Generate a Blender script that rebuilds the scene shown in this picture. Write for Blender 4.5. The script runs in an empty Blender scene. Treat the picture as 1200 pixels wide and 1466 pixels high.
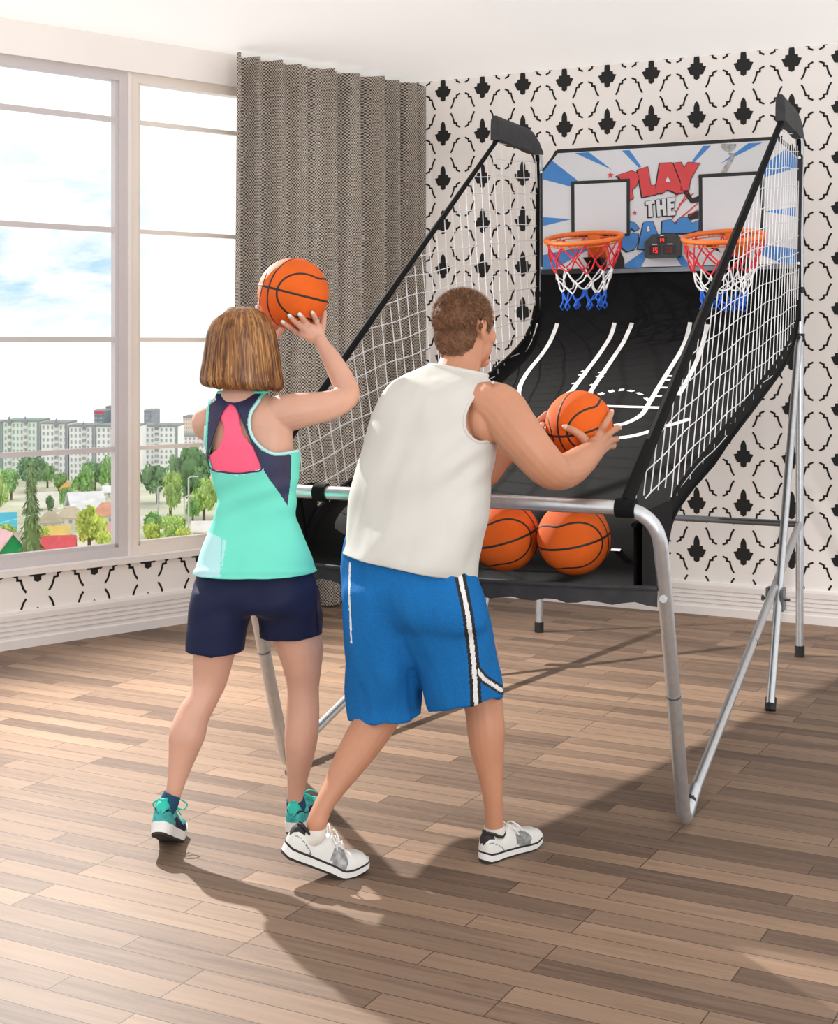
import bpy, bmesh, math, random
import numpy as np
from mathutils import Vector, Matrix, noise
from math import sin, cos, pi, sqrt, radians

random.seed(7)
COL = bpy.context.scene.collection
# camera constants: focal length in pixels, eye height, horizon row (image taken as 1200 x 1466)
F, H, HOR, CX = 2100.0, 1.55, 492.0, 600.0

def P(px, py, Y):
    return Vector(((px - CX) / F * Y, Y, H - (py - HOR) / F * Y))
def G(px, py, z=0.0):
    return P(px, py, (H - z) * F / (py - HOR))
def proj(p):
    return CX + F * p[0] / p[1], HOR + F * (H - p[2]) / p[1]

# ------------------------------------------------------------------ materials
def lin(c):
    o = []
    for v in c[:3]:
        v = v / 255.0
        o.append(v / 12.92 if v <= 0.04045 else ((v + 0.055) / 1.055) ** 2.4)
    return (o[0], o[1], o[2], 1.0)

def mat(name, rgb, rough=0.6, metal=0.0, var=0.0, vscale=20.0, bump=0.0, bscale=200.0, emit=None, sheen=0.0, sss=0.0, stretch=None, rgb2=None, transl=0.0, spec=.5):
    m = bpy.data.materials.new(name); m.use_nodes = True
    nt = m.node_tree; b = nt.nodes['Principled BSDF']
    c = lin(rgb)
    b.inputs['Base Color'].default_value = c
    b.inputs['Roughness'].default_value = rough
    b.inputs['Specular IOR Level'].default_value = spec
    b.inputs['Metallic'].default_value = metal
    if sheen: b.inputs['Sheen Weight'].default_value = sheen
    if sss:
        b.inputs['Subsurface Weight'].default_value = sss
        b.inputs['Subsurface Radius'].default_value = (0.012, 0.005, 0.003)
        b.inputs['Subsurface Scale'].default_value = 1.0
    if emit:
        b.inputs['Emission Color'].default_value = lin(rgb); b.inputs['Emission Strength'].default_value = emit
    tc = nt.nodes.new('ShaderNodeTexCoord'); src = tc.outputs['Object']
    if stretch:
        mp = nt.nodes.new('ShaderNodeMapping'); mp.inputs['Scale'].default_value = stretch
        nt.links.new(src, mp.inputs['Vector']); src = mp.outputs['Vector']
    if var or rgb2:
        n = nt.nodes.new('ShaderNodeTexNoise'); n.inputs['Scale'].default_value = vscale; n.inputs['Detail'].default_value = 3
        nt.links.new(src, n.inputs['Vector'])
        r = nt.nodes.new('ShaderNodeValToRGB')
        c2 = lin(rgb2) if rgb2 else tuple(x * (1 - var) for x in c[:3]) + (1,)
        c1 = c if rgb2 else tuple(min(1, x * (1 + var)) for x in c[:3]) + (1,)
        r.color_ramp.elements[0].position = 0.36; r.color_ramp.elements[1].position = 0.64
        r.color_ramp.elements[0].color = c2; r.color_ramp.elements[1].color = c1
        nt.links.new(n.outputs['Fac'], r.inputs['Fac']); nt.links.new(r.outputs['Color'], b.inputs['Base Color'])
    if bump:
        n2 = nt.nodes.new('ShaderNodeTexNoise'); n2.inputs['Scale'].default_value = bscale; n2.inputs['Detail'].default_value = 2
        nt.links.new(src, n2.inputs['Vector'])
        bp = nt.nodes.new('ShaderNodeBump'); bp.inputs['Strength'].default_value = bump; bp.inputs['Distance'].default_value = 0.004
        nt.links.new(n2.outputs['Fac'], bp.inputs['Height']); nt.links.new(bp.outputs['Normal'], b.inputs['Normal'])
    if transl:
        t = nt.nodes.new('ShaderNodeBsdfTranslucent'); t.inputs['Color'].default_value = c
        mx = nt.nodes.new('ShaderNodeMixShader'); mx.inputs['Fac'].default_value = transl
        out = nt.nodes['Material Output']
        nt.links.new(b.outputs['BSDF'], mx.inputs[1]); nt.links.new(t.outputs['BSDF'], mx.inputs[2]); nt.links.new(mx.outputs['Shader'], out.inputs['Surface'])
    return m

MT = {}
MT['white_trim'] = mat('white_paint', (238, 232, 229), 0.45, var=0.02, vscale=3)
MT['steel'] = mat('brushed_steel', (206, 210, 214), 0.34, 0.85, var=0.05, vscale=40)
MT['steel_dark'] = mat('grey_steel', (126, 132, 138), 0.35, 0.85, var=0.05, vscale=40)
MT['rubber'] = mat('black_rubber', (26, 26, 27), 0.6, bump=0.1)
MT['fabric_black'] = mat('black_polyester', (15, 15, 16), 0.9, spec=.2, var=0.12, vscale=60, bump=0.25, bscale=420)
MT['fabric_hood'] = mat('charcoal_polyester', (50, 50, 53), 0.75, var=0.15, vscale=25, bump=0.3, bscale=300)
MT['cord_white'] = mat('white_cord', (222, 222, 224), 0.7, var=0.03)
MT['line_white'] = mat('white_print', (236, 236, 234), 0.6, var=0.02)
MT['board_white'] = mat('board_white', (212, 213, 217), 0.5, var=0.01, vscale=5)
MT['print_blue'] = mat('print_blue', (62, 128, 196), 0.5, var=0.04, vscale=20)
MT['print_red'] = mat('print_red', (206, 62, 66), 0.5, var=0.04, vscale=20)
MT['print_black'] = mat('print_black', (26, 25, 26), 0.55, var=0.05)
MT['print_grey'] = mat('print_grey', (160, 158, 156), 0.55, var=0.25, vscale=60)
MT['print_orange'] = mat('print_orange', (238, 140, 60), 0.55, var=0.05)
MT['rim_orange'] = mat('rim_orange', (232, 112, 40), 0.4, var=0.04)
MT['net_red'] = mat('net_red', (214, 46, 58), 0.75, var=0.05)
MT['net_white'] = mat('net_white', (236, 236, 236), 0.75, var=0.03)
MT['net_blue'] = mat('net_blue', (34, 98, 204), 0.75, var=0.05)
MT['score_case'] = mat('score_case', (52, 53, 55), 0.5, var=0.05)
MT['score_screen'] = mat('score_screen', (22, 8, 8), 0.3, var=0.05)
MT['score_led'] = mat('score_led', (255, 40, 36), 0.5, emit=1.2, var=0.01)
MT['score_led_dim'] = mat('score_led_dim', (120, 14, 16), 0.5, emit=0.5, var=0.01)
MT['ball'] = mat('basketball_orange', (228, 102, 36), 0.6, spec=.12, var=0.05, vscale=12, bump=0.55, bscale=900)
MT['seam'] = mat('seam_black', (32, 24, 22), 0.6, var=0.05)

# ------------------------------------------------------------------ mesh helper
class MB:
    def __init__(s): s.v = []; s.f = []; s.m = []
    def add(s, vs, fs, mi=0):
        o = len(s.v); s.v += [tuple(v) for v in vs]
        s.f += [tuple(i + o for i in f) for f in fs]; s.m += [mi] * len(fs)
    def box(s, c, hx, hy, hz, R=None, mi=0):
        vs = [Vector((x * hx, y * hy, z * hz)) for x in (-1, 1) for y in (-1, 1) for z in (-1, 1)]
        if R is not None: vs = [R @ v for v in vs]
        s.add([v + Vector(c) for v in vs], [(0, 1, 3, 2), (4, 6, 7, 5), (0, 4, 5, 1), (2, 3, 7, 6), (0, 2, 6, 4), (1, 5, 7, 3)], mi)
    def hexa(s, a, mi=0):      # 8 corners: bottom four then top four
        s.add(a, [(3, 2, 1, 0), (4, 5, 6, 7), (0, 1, 5, 4), (1, 2, 6, 5), (2, 3, 7, 6), (3, 0, 4, 7)], mi)
    def rings(s, rs, mi=0, cap=True):
        n = len(rs[0]); vs = [p for r in rs for p in r]; fs = []
        for i in range(len(rs) - 1):
            for j in range(n):
                k = (j + 1) % n
                fs.append((i * n + j, i * n + k, (i + 1) * n + k, (i + 1) * n + j))
        if cap:
            fs.append(tuple(range(n - 1, -1, -1))); fs.append(tuple((len(rs) - 1) * n + j for j in range(n)))
        s.add(vs, fs, mi)
    def tube(s, pts, r, n=8, mi=0, cap=True, closed=False):
        pts = [Vector(p) for p in pts]; m = len(pts)
        rad = r if isinstance(r, (list, tuple)) else [r] * m
        T = []
        for i in range(m):
            if closed: t = pts[(i + 1) % m] - pts[i - 1]
            else: t = pts[min(i + 1, m - 1)] - pts[max(i - 1, 0)]
            T.append(t.normalized() if t.length > 1e-9 else Vector((0, 0, 1)))
        a = Vector((0, 0, 1)) if abs(T[0].z) < 0.9 else Vector((1, 0, 0))
        u = (a - T[0] * a.dot(T[0])).normalized(); rs = []
        for i in range(m):
            u = (u - T[i] * u.dot(T[i]))
            u = u.normalized() if u.length > 1e-6 else T[i].orthogonal().normalized()
            w = T[i].cross(u)
            rs.append([pts[i] + (u * cos(2 * pi * k / n) + w * sin(2 * pi * k / n)) * rad[i] for k in range(n)])
        if closed: rs.append(rs[0]); cap = False
        s.rings(rs, mi, cap)
    def ball(s, c, R, nu=20, nv=12, mi=0):   # R: 3x3 matrix with radii
        vs = []; fs = []
        for i in range(1, nv):
            a = pi * i / nv
            for j in range(nu):
                b = 2 * pi * j / nu
                vs.append(R @ Vector((sin(a) * cos(b), sin(a) * sin(b), cos(a))) + c)
        vs.append(R @ Vector((0, 0, 1)) + c); vs.append(R @ Vector((0, 0, -1)) + c)
        t, bt = len(vs) - 2, len(vs) - 1
        for i in range(nv - 2):
            for j in range(nu):
                k = (j + 1) % nu
                fs.append((i * nu + j, (i + 1) * nu + j, (i + 1) * nu + k, i * nu + k))
        for j in range(nu):
            k = (j + 1) % nu
            fs.append((t, j, k)); fs.append((bt, (nv - 2) * nu + k, (nv - 2) * nu + j))
        s.add(vs, fs, mi)
    def poly(s, pts, mi=0): s.add(pts, [tuple(range(len(pts)))], mi)
    def prism(s, pts, off, mi=0):
        n = len(pts); off = Vector(off); a = [Vector(p) for p in pts]
        s.add(a + [p + off for p in a], [tuple(range(n))[::-1], tuple(range(n, 2 * n))] + [(i, (i + 1) % n, n + (i + 1) % n, n + i) for i in range(n)], mi)
    def build(s, name, mats, parent=None, smooth=True, fixn=True):
        me = bpy.data.meshes.new(name); me.from_pydata(s.v, [], s.f)
        for m in (mats if isinstance(mats, (list, tuple)) else [mats]): me.materials.append(m)
        me.polygons.foreach_set('material_index', s.m)
        if fixn:
            bm = bmesh.new(); bm.from_mesh(me); bmesh.ops.recalc_face_normals(bm, faces=bm.faces); bm.to_mesh(me); bm.free()
        me.polygons.foreach_set('use_smooth', [smooth] * len(me.polygons))
        if smooth:
            try: me.set_sharp_from_angle(angle=radians(42))
            except Exception: pass
        me.update()
        o = bpy.data.objects.new(name, me); COL.objects.link(o)
        if parent is not None: child(o, parent)
        return o

def child(o, parent):
    o.parent = parent
    o.matrix_parent_inverse = WORLD(parent).inverted()
def WORLD(o):
    m = o.matrix_basis.copy()
    if o.parent is not None: m = WORLD(o.parent) @ o.matrix_parent_inverse @ m
    return m
def empty(name, loc):
    o = bpy.data.objects.new(name, None); o.location = loc; o.empty_display_size = 0.1; COL.objects.link(o); return o
def tag(o, label=None, cat=None, group=None, kind=None):
    if label: o['label'] = label
    if cat: o['category'] = cat
    if group: o['group'] = group
    if kind: o['kind'] = kind
    return o

def catmull(pts, sub=4, closed=False):
    pts = [np.array(p, float) for p in pts]; n = len(pts); out = []
    R = range(n) if closed else range(n - 1)
    for i in R:
        p1, p2 = pts[i], pts[(i + 1) % n]
        p0 = pts[i - 1] if (closed or i > 0) else 2 * p1 - p2
        p3 = pts[(i + 2) % n] if (closed or i + 2 < n) else 2 * p2 - p1
        for k in range(sub):
            t = k / sub
            out.append(0.5 * (2 * p1 + (p2 - p0) * t + (2 * p0 - 5 * p1 + 4 * p2 - p3) * t * t + (3 * p1 - p0 - 3 * p2 + p3) * t ** 3))
    if not closed: out.append(pts[-1])
    return out
def fillet(pts, rad, n=6):
    pts = [Vector(p) for p in pts]; out = [pts[0]]
    for i in range(1, len(pts) - 1):
        a, b, c = pts[i - 1], pts[i], pts[i + 1]
        r = rad[i] if isinstance(rad, (list, tuple)) else rad
        d1 = min(r, (a - b).length * 0.45); d2 = min(r, (c - b).length * 0.45)
        p = b + (a - b).normalized() * d1; q = b + (c - b).normalized() * d2
        for k in range(n + 1):
            t = k / n; out.append(p * (1 - t) ** 2 + b * 2 * t * (1 - t) + q * t * t)
    out.append(pts[-1]); return out
def lerp_seg(p, q, n): return [Vector(p).lerp(Vector(q), k / n) for k in range(n + 1)]
def inpoly(x, y, poly):
    c = False; n = len(poly); j = n - 1
    for i in range(n):
        xi, yi = poly[i]; xj, yj = poly[j]
        if (yi > y) != (yj > y) and x < (xj - xi) * (y - yi) / (yj - yi) + xi: c = not c
        j = i
    return c
def inpoly_np(x, y, poly):
    c = np.zeros(len(x), bool); n = len(poly); j = n - 1
    for i in range(n):
        xi, yi = poly[i]; xj, yj = poly[j]
        if yi != yj:
            c ^= ((yi > y) != (yj > y)) & (x < (xj - xi) * (y - yi) / (yj - yi) + xi)
        j = i
    return c
def pdist_np(x, y, line):
    d = np.full(len(x), 1e9)
    for (ax, ay), (bx, by) in zip(line[:-1], line[1:]):
        L = (bx - ax) ** 2 + (by - ay) ** 2 + 1e-9
        t = np.clip(((x - ax) * (bx - ax) + (y - ay) * (by - ay)) / L, 0, 1)
        d = np.minimum(d, np.hypot(x - ax - t * (bx - ax), y - ay - t * (by - ay)))
    return d

# ------------------------------------------------------------------ room
LA = Vector((-2.118, 7.41, 0)); CORNER = Vector((-0.044, 9.289, 0)); RA = Vector((0.43, 9.04, 0)); RB = Vector((2.302, 8.057, 0))
dl = (LA - CORNER).normalized(); dr = (RB - CORNER).normalized()
dl.z = 0; dr.z = 0
nl = Vector((-dl.y, dl.x, 0)); nl = nl if nl.y < 0 else -nl
nr = Vector((dr.y, -dr.x, 0)); nr = nr if nr.y < 0 else -nr
CEIL = 3.2
LEFTLEN, RIGHTLEN = 4.6, 4.6
def wl(w, z, off=0.0): return CORNER + dl * w + nl * off + Vector((0, 0, z))     # left wall: metres from the corner
def wr(w, z, off=0.0): return CORNER + dr * w + nr * off + Vector((0, 0, z))
def on_wall(px, d):     # distance from corner of a wall point seen in column px
    q = (px - CX) / F
    # CORNER + d*w : X = q*Y
    return (q * CORNER.y - CORNER.x) / (d.x - q * d.y)

def clip_rect(poly, x0, x1, y0, y1):
    def cl(ps, ins, inter):
        o = []
        for i in range(len(ps)):
            a, b = ps[i - 1], ps[i]
            if ins(b):
                if not ins(a): o.append(inter(a, b))
                o.append(b)
            elif ins(a): o.append(inter(a, b))
        return o
    def ix(v): return lambda a, b: (v, a[1] + (b[1] - a[1]) * (v - a[0]) / (b[0] - a[0]))
    def iy(v): return lambda a, b: (a[0] + (b[0] - a[0]) * (v - a[1]) / (b[1] - a[1]), v)
    for ins, it in ((lambda p: p[0] >= x0, ix(x0)), (lambda p: p[0] <= x1, ix(x1)), (lambda p: p[1] >= y0, iy(y0)), (lambda p: p[1] <= y1, iy(y1))):
        if len(poly) < 3: return []
        poly = cl(poly, ins, it)
    return poly if len(poly) > 2 else []

ORN = [(0, .284), (-.04, .24), (-.06, .18), (-.065, .13), (-.065, .07), (-.13, .065), (-.135, .005), (-.21, -.012), (-.135, -.17), (-.065, -.175), (-.062, -.25), (0, -.28)]
ORN = ORN + [(-x, y) for x, y in ORN[-2:0:-1]]
SQ = [(-.426, -.125), (-.348, -.16), (-.348, -.215), (-.287, -.222), (-.272, -.29), (-.245, -.37), (-.204, -.435)]
def motifs(cx, cy, sx, sy):
    yield [(cx + x * sx, cy + y * sy) for x, y in ORN]
    for mx in (1, -1):
        for my in (1, -1):
            pl = [(cx + x * sx * mx, cy + y * sy * my) for x, y in SQ]; w = 0.019 * (sx + sy) / 2
            for (ax, ay), (bx, by) in zip(pl[:-1], pl[1:]):
                L = math.hypot(bx - ax, by - ay); ux, uy = (bx - ax) / L, (by - ay) / L
                ax -= ux * w * .8; ay -= uy * w * .8; bx += ux * w * .8; by += uy * w * .8
                yield [(ax - uy * w, ay + ux * w), (bx - uy * w, by + ux * w), (bx + uy * w, by - ux * w), (ax + uy * w, ay - ux * w)]

MT['paper'] = mat('wallpaper_ground', (248, 243, 239), 0.8, var=0.015, vscale=2)
MT['paper_ink'] = mat('wallpaper_ink', (24, 23, 22), 0.7, var=0.05)

# right wall
wb = MB(); t_ = 0.15
wb.hexa([wr(-.1, 0), wr(RIGHTLEN, 0), wr(RIGHTLEN, 0, -t_), wr(-.1, 0, -t_), wr(-.1, CEIL), wr(RIGHTLEN, CEIL), wr(RIGHTLEN, CEIL, -t_), wr(-.1, CEIL, -t_)])
c0 = on_wall(1064.6, dr); cell = 0.272
for i in range(-14, 14):
    for j in range(-3, 12):
        for pl in motifs(c0 + i * cell, .649 + j * .277, cell, .277):
            q = clip_rect(pl, 0, RIGHTLEN, .19, CEIL)
            if q: wb.poly([wr(x, y, .0015) for x, y in q], 1)
tag(wb.build('wall_right', [MT['paper'], MT['paper_ink']], smooth=False, fixn=False), kind='structure')

# left wall: low wall under the windows, pier between, head above
SILL = 0.39; HEAD = 3.02
lb = MB()
def lbox(b, w0, w1, z0, z1, o0, o1, mi=0):
    b.hexa([wl(w0, z0, o0), wl(w1, z0, o0), wl(w1, z0, o1), wl(w0, z0, o1), wl(w0, z1, o0), wl(w1, z1, o0), wl(w1, z1, o1), wl(w0, z1, o1)], mi)
lbox(lb, 0, LEFTLEN, 0, SILL, 0, -.16)
lbox(lb, 0, LEFTLEN, HEAD, CEIL, 0, -.16)
lbox(lb, 0, .16, SILL, HEAD, 0, -.16)
c0 = on_wall(135, dl)
for i in range(-12, 12):
    for j in (-1, 0):
        for pl in motifs(c0 + i * .328, .405 + j * .29, .328, .29):
            q = clip_rect(pl, .02, LEFTLEN, .19, SILL - .005)
            if q: lb.poly([wl(x, y, .0015) for x, y in q], 1)
tag(lb.build('wall_left', [MT['paper'], MT['paper_ink']], smooth=False, fixn=False), kind='structure')

# baseboards with horizontal mouldings
def baseboard(name, pt, L):
    prof = [(0, 0), (.028, 0), (.028, .045), (.02, .052)]
    z = .052
    for k in range(4):
        prof += [(.020, z + .006), (.012, z + .010), (.012, z + .014), (.022, z + .019)]
        z += .024
    prof += [(.022, .17), (.016, .182), (0, .184)]
    b = MB(); rs = [[pt(w, zz, o) for o, zz in prof] for w in (0.0, L)]
    b.rings(rs); tag(b.build(name, MT['white_trim'], smooth=False), kind='structure')
baseboard('baseboard_right', wr, RIGHTLEN)
baseboard('baseboard_left', wl, LEFTLEN)

# sill
sb = MB(); lbox(sb, .05, LEFTLEN, SILL - .02, SILL + .012, .035, -.16)
tag(sb.build('trim_1', MT['white_trim'], smooth=False), kind='structure')

# windows
glass = bpy.data.materials.new('window_glass'); glass.use_nodes = True
nt = glass.node_tree; nt.nodes.clear()
o_ = nt.nodes.new('ShaderNodeOutputMaterial'); mx = nt.nodes.new('ShaderNodeMixShader'); tr = nt.nodes.new('ShaderNodeBsdfTransparent'); gl = nt.nodes.new('ShaderNodeBsdfGlossy')
gl.inputs['Roughness'].default_value = .02; mx.inputs['Fac'].default_value = .04; tr.inputs['Color'].default_value = (.98, .99, .985, 1)
nt.links.new(tr.outputs[0], mx.inputs[1]); nt.links.new(gl.outputs[0], mx.inputs[2]); nt.links.new(mx.outputs[0], o_.inputs['Surface'])
MT['frame_a'] = mat('window_frame_grey', (206, 199, 200), 0.4, var=.02, vscale=3)
MT['frame_b'] = mat('window_frame_cream', (236, 226, 216), 0.4, var=.02, vscale=3)
RAILS = [0.98, 1.572, 2.164, 2.76]
wA = on_wall(171, dl); wA2 = on_wall(187, dl); wB2 = on_wall(191, dl); wB = on_wall(204, dl)
def window(name, w0, w1, mt, rail_h):
    r = empty(name, wl((w0 + w1) / 2, SILL + .012)); tag(r, kind='structure')
    z0, z1 = SILL + .012, HEAD
    fr = MB(); fw = .05
    lbox(fr, w0, w0 + fw, z0, z1, -.03, -.1); lbox(fr, w1 - fw, w1, z0, z1, -.03, -.1)
    lbox(fr, w0 + fw, w1 - fw, z0, z0 + .05, -.03, -.1); lbox(fr, w0 + fw, w1 - fw, z1 - .05, z1, -.03, -.1)
    # stepped inner bead
    for a, b in ((w0 + fw, w0 + fw + .02), (w1 - fw - .02, w1 - fw)): lbox(fr, a, b, z0 + .05, z1 - .05, -.045, -.085)
    lbox(fr, w0 + fw, w1 - fw, z0 + .05, z0 + .07, -.045, -.085)
    fr.build('window_frame', mt, r, smooth=False)
    for z in RAILS:
        q = MB(); lbox(q, w0 + fw, w1 - fw, z - rail_h, z + rail_h, -.05, -.08); q.build('glazing_bar', mt, r, smooth=False)
    zs = [z0 + .05] + RAILS + [z1 - .05]
    for a, b in zip(zs[:-1], zs[1:]):
        q = MB(); q.poly([wl(w0 + fw, a, -.065), wl(w1 - fw, a, -.065), wl(w1 - fw, b, -.065), wl(w0 + fw, b, -.065)]); q.build('window_pane', glass, r, smooth=False)
window('window_1', wA2, LEFTLEN - .05, MT['frame_a'], .0135)
window('window_2', .17, wB2, MT['frame_b'], .011)
pm = MB(); lbox(pm, wB2, wA2, SILL + .012, HEAD, -.02, -.12)
tag(pm.build('trim_2', MT['white_trim'], smooth=False), kind='structure')

# ceiling
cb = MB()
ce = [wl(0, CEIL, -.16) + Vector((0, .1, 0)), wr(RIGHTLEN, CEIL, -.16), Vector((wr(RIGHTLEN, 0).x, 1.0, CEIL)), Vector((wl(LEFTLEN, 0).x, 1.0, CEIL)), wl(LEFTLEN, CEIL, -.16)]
cb.prism(ce, (0, 0, .1)); tag(cb.build('ceiling', mat('ceiling_white_glow', (250, 249, 247), .8, emit=.38), smooth=False), kind='structure')  # faint emission added to the white so the unlit ceiling stays bright

# floor of wood planks running along the right wall
fm = bpy.data.materials.new('wood_planks'); fm.use_nodes = True
nt = fm.node_tree; b = nt.nodes['Principled BSDF']; N = nt.nodes.new; Lk = nt.links.new
tc = N('ShaderNodeTexCoord'); mp = N('ShaderNodeMapping'); mp.inputs['Rotation'].default_value = (0, 0, -math.atan2(dr.y, dr.x))
Lk(tc.outputs['Object'], mp.inputs['Vector'])
br = N('ShaderNodeTexBrick'); br.inputs['Scale'].default_value = 1.0; br.inputs['Brick Width'].default_value = .72; br.inputs['Row Height'].default_value = .09
br.inputs['Mortar Size'].default_value = .0016; br.inputs['Mortar Smooth'].default_value = .2; br.offset = .37; br.offset_frequency = 3; br.squash = 1
br.inputs['Color1'].default_value = (0, 0, 0, 1); br.inputs['Color2'].default_value = (1, 1, 1, 1); br.inputs['Mortar'].default_value = (.5, .5, .5, 1)
Lk(mp.outputs[0], br.inputs['Vector'])
m2 = N('ShaderNodeMapping'); m2.inputs['Scale'].default_value = (1.6, 26, 1); Lk(mp.outputs[0], m2.inputs['Vector'])
ad = N('ShaderNodeVectorMath'); ad.operation = 'ADD'; ml = N('ShaderNodeVectorMath'); ml.operation = 'MULTIPLY'; ml.inputs[1].default_value = (13, 7, 5)
Lk(br.outputs['Color'], ml.inputs[0]); Lk(m2.outputs[0], ad.inputs[0]); Lk(ml.outputs[0], ad.inputs[1])
n1 = N('ShaderNodeTexNoise'); n1.inputs['Scale'].default_value = 1.5; n1.inputs['Detail'].default_value = 8; n1.inputs['Roughness'].default_value = .65; n1.inputs['Distortion'].default_value = .6
Lk(ad.outputs[0], n1.inputs['Vector'])
rp = N('ShaderNodeValToRGB'); e = rp.color_ramp.elements
e[0].position = 0; e[0].color = lin((84, 67, 55)); e[1].position = 1; e[1].color = lin((166, 137, 114))
for p, c in ((.25, (106, 86, 72)), (.5, (131, 108, 90)), (.75, (147, 121, 100))):
    x = e.new(p); x.color = lin(c)
mixf = N('ShaderNodeMath'); mixf.operation = 'MULTIPLY_ADD'; mixf.inputs[1].default_value = .55
sub = N('ShaderNodeMath'); sub.operation = 'MULTIPLY_ADD'; sub.inputs[1].default_value = .9; sub.inputs[2].default_value = -.22
sep = N('ShaderNodeSeparateColor'); Lk(br.outputs['Color'], sep.inputs[0])
Lk(n1.outputs['Fac'], sub.inputs[0]); Lk(sep.outputs[0], mixf.inputs[0]); Lk(sub.outputs[0], mixf.inputs[2]); Lk(mixf.outputs[0], rp.inputs['Fac'])
dk = N('ShaderNodeMix'); dk.data_type = 'RGBA'; dk.inputs['B'].default_value = lin((62, 48, 40))
Lk(br.outputs['Fac'], dk.inputs['Factor']); Lk(rp.outputs['Color'], dk.inputs['A']); Lk(dk.outputs['Result'], b.inputs['Base Color'])
b.inputs['Roughness'].default_value = .55; b.inputs['Specular IOR Level'].default_value = .3
bp = N('ShaderNodeBump'); bp.inputs['Strength'].default_value = .12; bp.inputs['Distance'].default_value = .003; Lk(n1.outputs['Fac'], bp.inputs['Height']); Lk(bp.outputs[0], b.inputs['Normal'])
fl = MB()
fe = [wl(0, 0, -.16) + Vector((0, .1, 0)), wr(RIGHTLEN, 0, -.16), Vector((wr(RIGHTLEN, 0).x, 1.2, 0)), Vector((wl(LEFTLEN, 0).x, 1.2, 0)), wl(LEFTLEN, 0, -.16)]
fl.prism([Vector(p) for p in fe], (0, 0, -.08)); tag(fl.build('floor', fm, smooth=False), kind='structure')

# curtain
cm = bpy.data.materials.new('woven_curtain'); cm.use_nodes = True
nt = cm.node_tree; b = nt.nodes['Principled BSDF']; N = nt.nodes.new; Lk = nt.links.new
uv = N('ShaderNodeUVMap'); mp = N('ShaderNodeMapping'); mp.inputs['Scale'].default_value = (1, 1, 1); Lk(uv.outputs[0], mp.inputs['Vector'])
nz = N('ShaderNodeTexNoise'); nz.inputs['Scale'].default_value = 35; Lk(mp.outputs[0], nz.inputs['Vector'])
mxv = N('ShaderNodeMix'); mxv.data_type = 'VECTOR'; mxv.inputs['Factor'].default_value = .012; Lk(mp.outputs[0], mxv.inputs['A']); Lk(nz.outputs['Color'], mxv.inputs['B'])
ck = N('ShaderNodeTexChecker'); ck.inputs['Scale'].default_value = 112; ck.inputs['Color1'].default_value = lin((224, 215, 204)); ck.inputs['Color2'].default_value = lin((84, 75, 68)); Lk(mxv.outputs['Result'], ck.inputs['Vector'])
nz2 = N('ShaderNodeTexNoise'); nz2.inputs['Scale'].default_value = 60; mp2 = N('ShaderNodeMapping'); mp2.inputs['Scale'].default_value = (.25, 1.6, 1); Lk(uv.outputs[0], mp2.inputs['Vector']); Lk(mp2.outputs[0], nz2.inputs['Vector'])
mm = N('ShaderNodeMix'); mm.data_type = 'RGBA'; mm.blend_type = 'MULTIPLY'; mm.inputs['Factor'].default_value = .55
r2 = N('ShaderNodeValToRGB'); r2.color_ramp.elements[0].position = .35; r2.color_ramp.elements[1].position = .6; r2.color_ramp.elements[0].color = (.45, .42, .38, 1); Lk(nz2.outputs['Fac'], r2.inputs['Fac'])
Lk(ck.outputs['Color'], mm.inputs['A']); Lk(r2.outputs['Color'], mm.inputs['B']); Lk(mm.outputs['Result'], b.inputs['Base Color'])
b.inputs['Roughness'].default_value = .9
tl = N('ShaderNodeBsdfTranslucent'); Lk(mm.outputs['Result'], tl.inputs['Color']); ms = N('ShaderNodeMixShader'); ms.inputs['Fac'].default_value = .3
Lk(b.outputs[0], ms.inputs[1]); Lk(tl.outputs[0], ms.inputs[2]); Lk(ms.outputs[0], nt.nodes['Material Output'].inputs['Surface'])
wc0 = on_wall(303, dl)
NU, NZ = 420, 30
A0 = wl(wc0 - .02, 0, .15); B0 = wr(on_wall(613, dr), 0, .03); B1 = wl(.12, 0, .15)
base = []
for i in range(NU + 1):
    u = i / NU
    p = A0.lerp(B1, u / .93) if u < .93 else B1.lerp(B0, (u - .93) / .07)
    base.append(p)
L = (A0 - B1).length; verts = []; faces = []; uvs = []
def fold(x, z):
    a = (.047 + .016 * sin(7.3 * x + 1)) * sin(2 * pi * x / .155 + 1.5 * sin(5.1 * x) + .25 * z) + .016 * sin(2 * pi * x / .071 + 1.3 + .5 * sin(z * 1.2)) + .012 * sin(2 * pi * x / .33 + z * .4)
    return a
arc = 0; prev = None
for i in range(NU + 1):
    x = i / NU * L
    a = fold(x, 0)
    if prev is not None: arc += math.hypot(x - prev[0], a - prev[1])
    prev = (x, a)
    for j in range(NZ + 1):
        z = .012 + (CEIL - .05) * j / NZ
        f_ = fold(x, z) * (1 if i / NU < .93 else (1 - i / NU) / .07 * 1.0)
        p = base[i] + nl * f_ + Vector((0, 0, z)); verts.append(p); uvs.append((arc, z))
for i in range(NU):
    for j in range(NZ):
        a = i * (NZ + 1) + j; faces.append((a, a + NZ + 1, a + NZ + 2, a + 1))
q = MB(); q.add(verts, faces); cur = q.build('curtain', cm, fixn=False)
ul = cur.data.uv_layers.new(name='UVMap')
for lp in cur.data.loops: ul.data[lp.index].uv = uvs[lp.vertex_index]
tag(cur, 'brown grey woven floor-length curtain hanging in folds in the corner beside the window', 'curtain')
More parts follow.
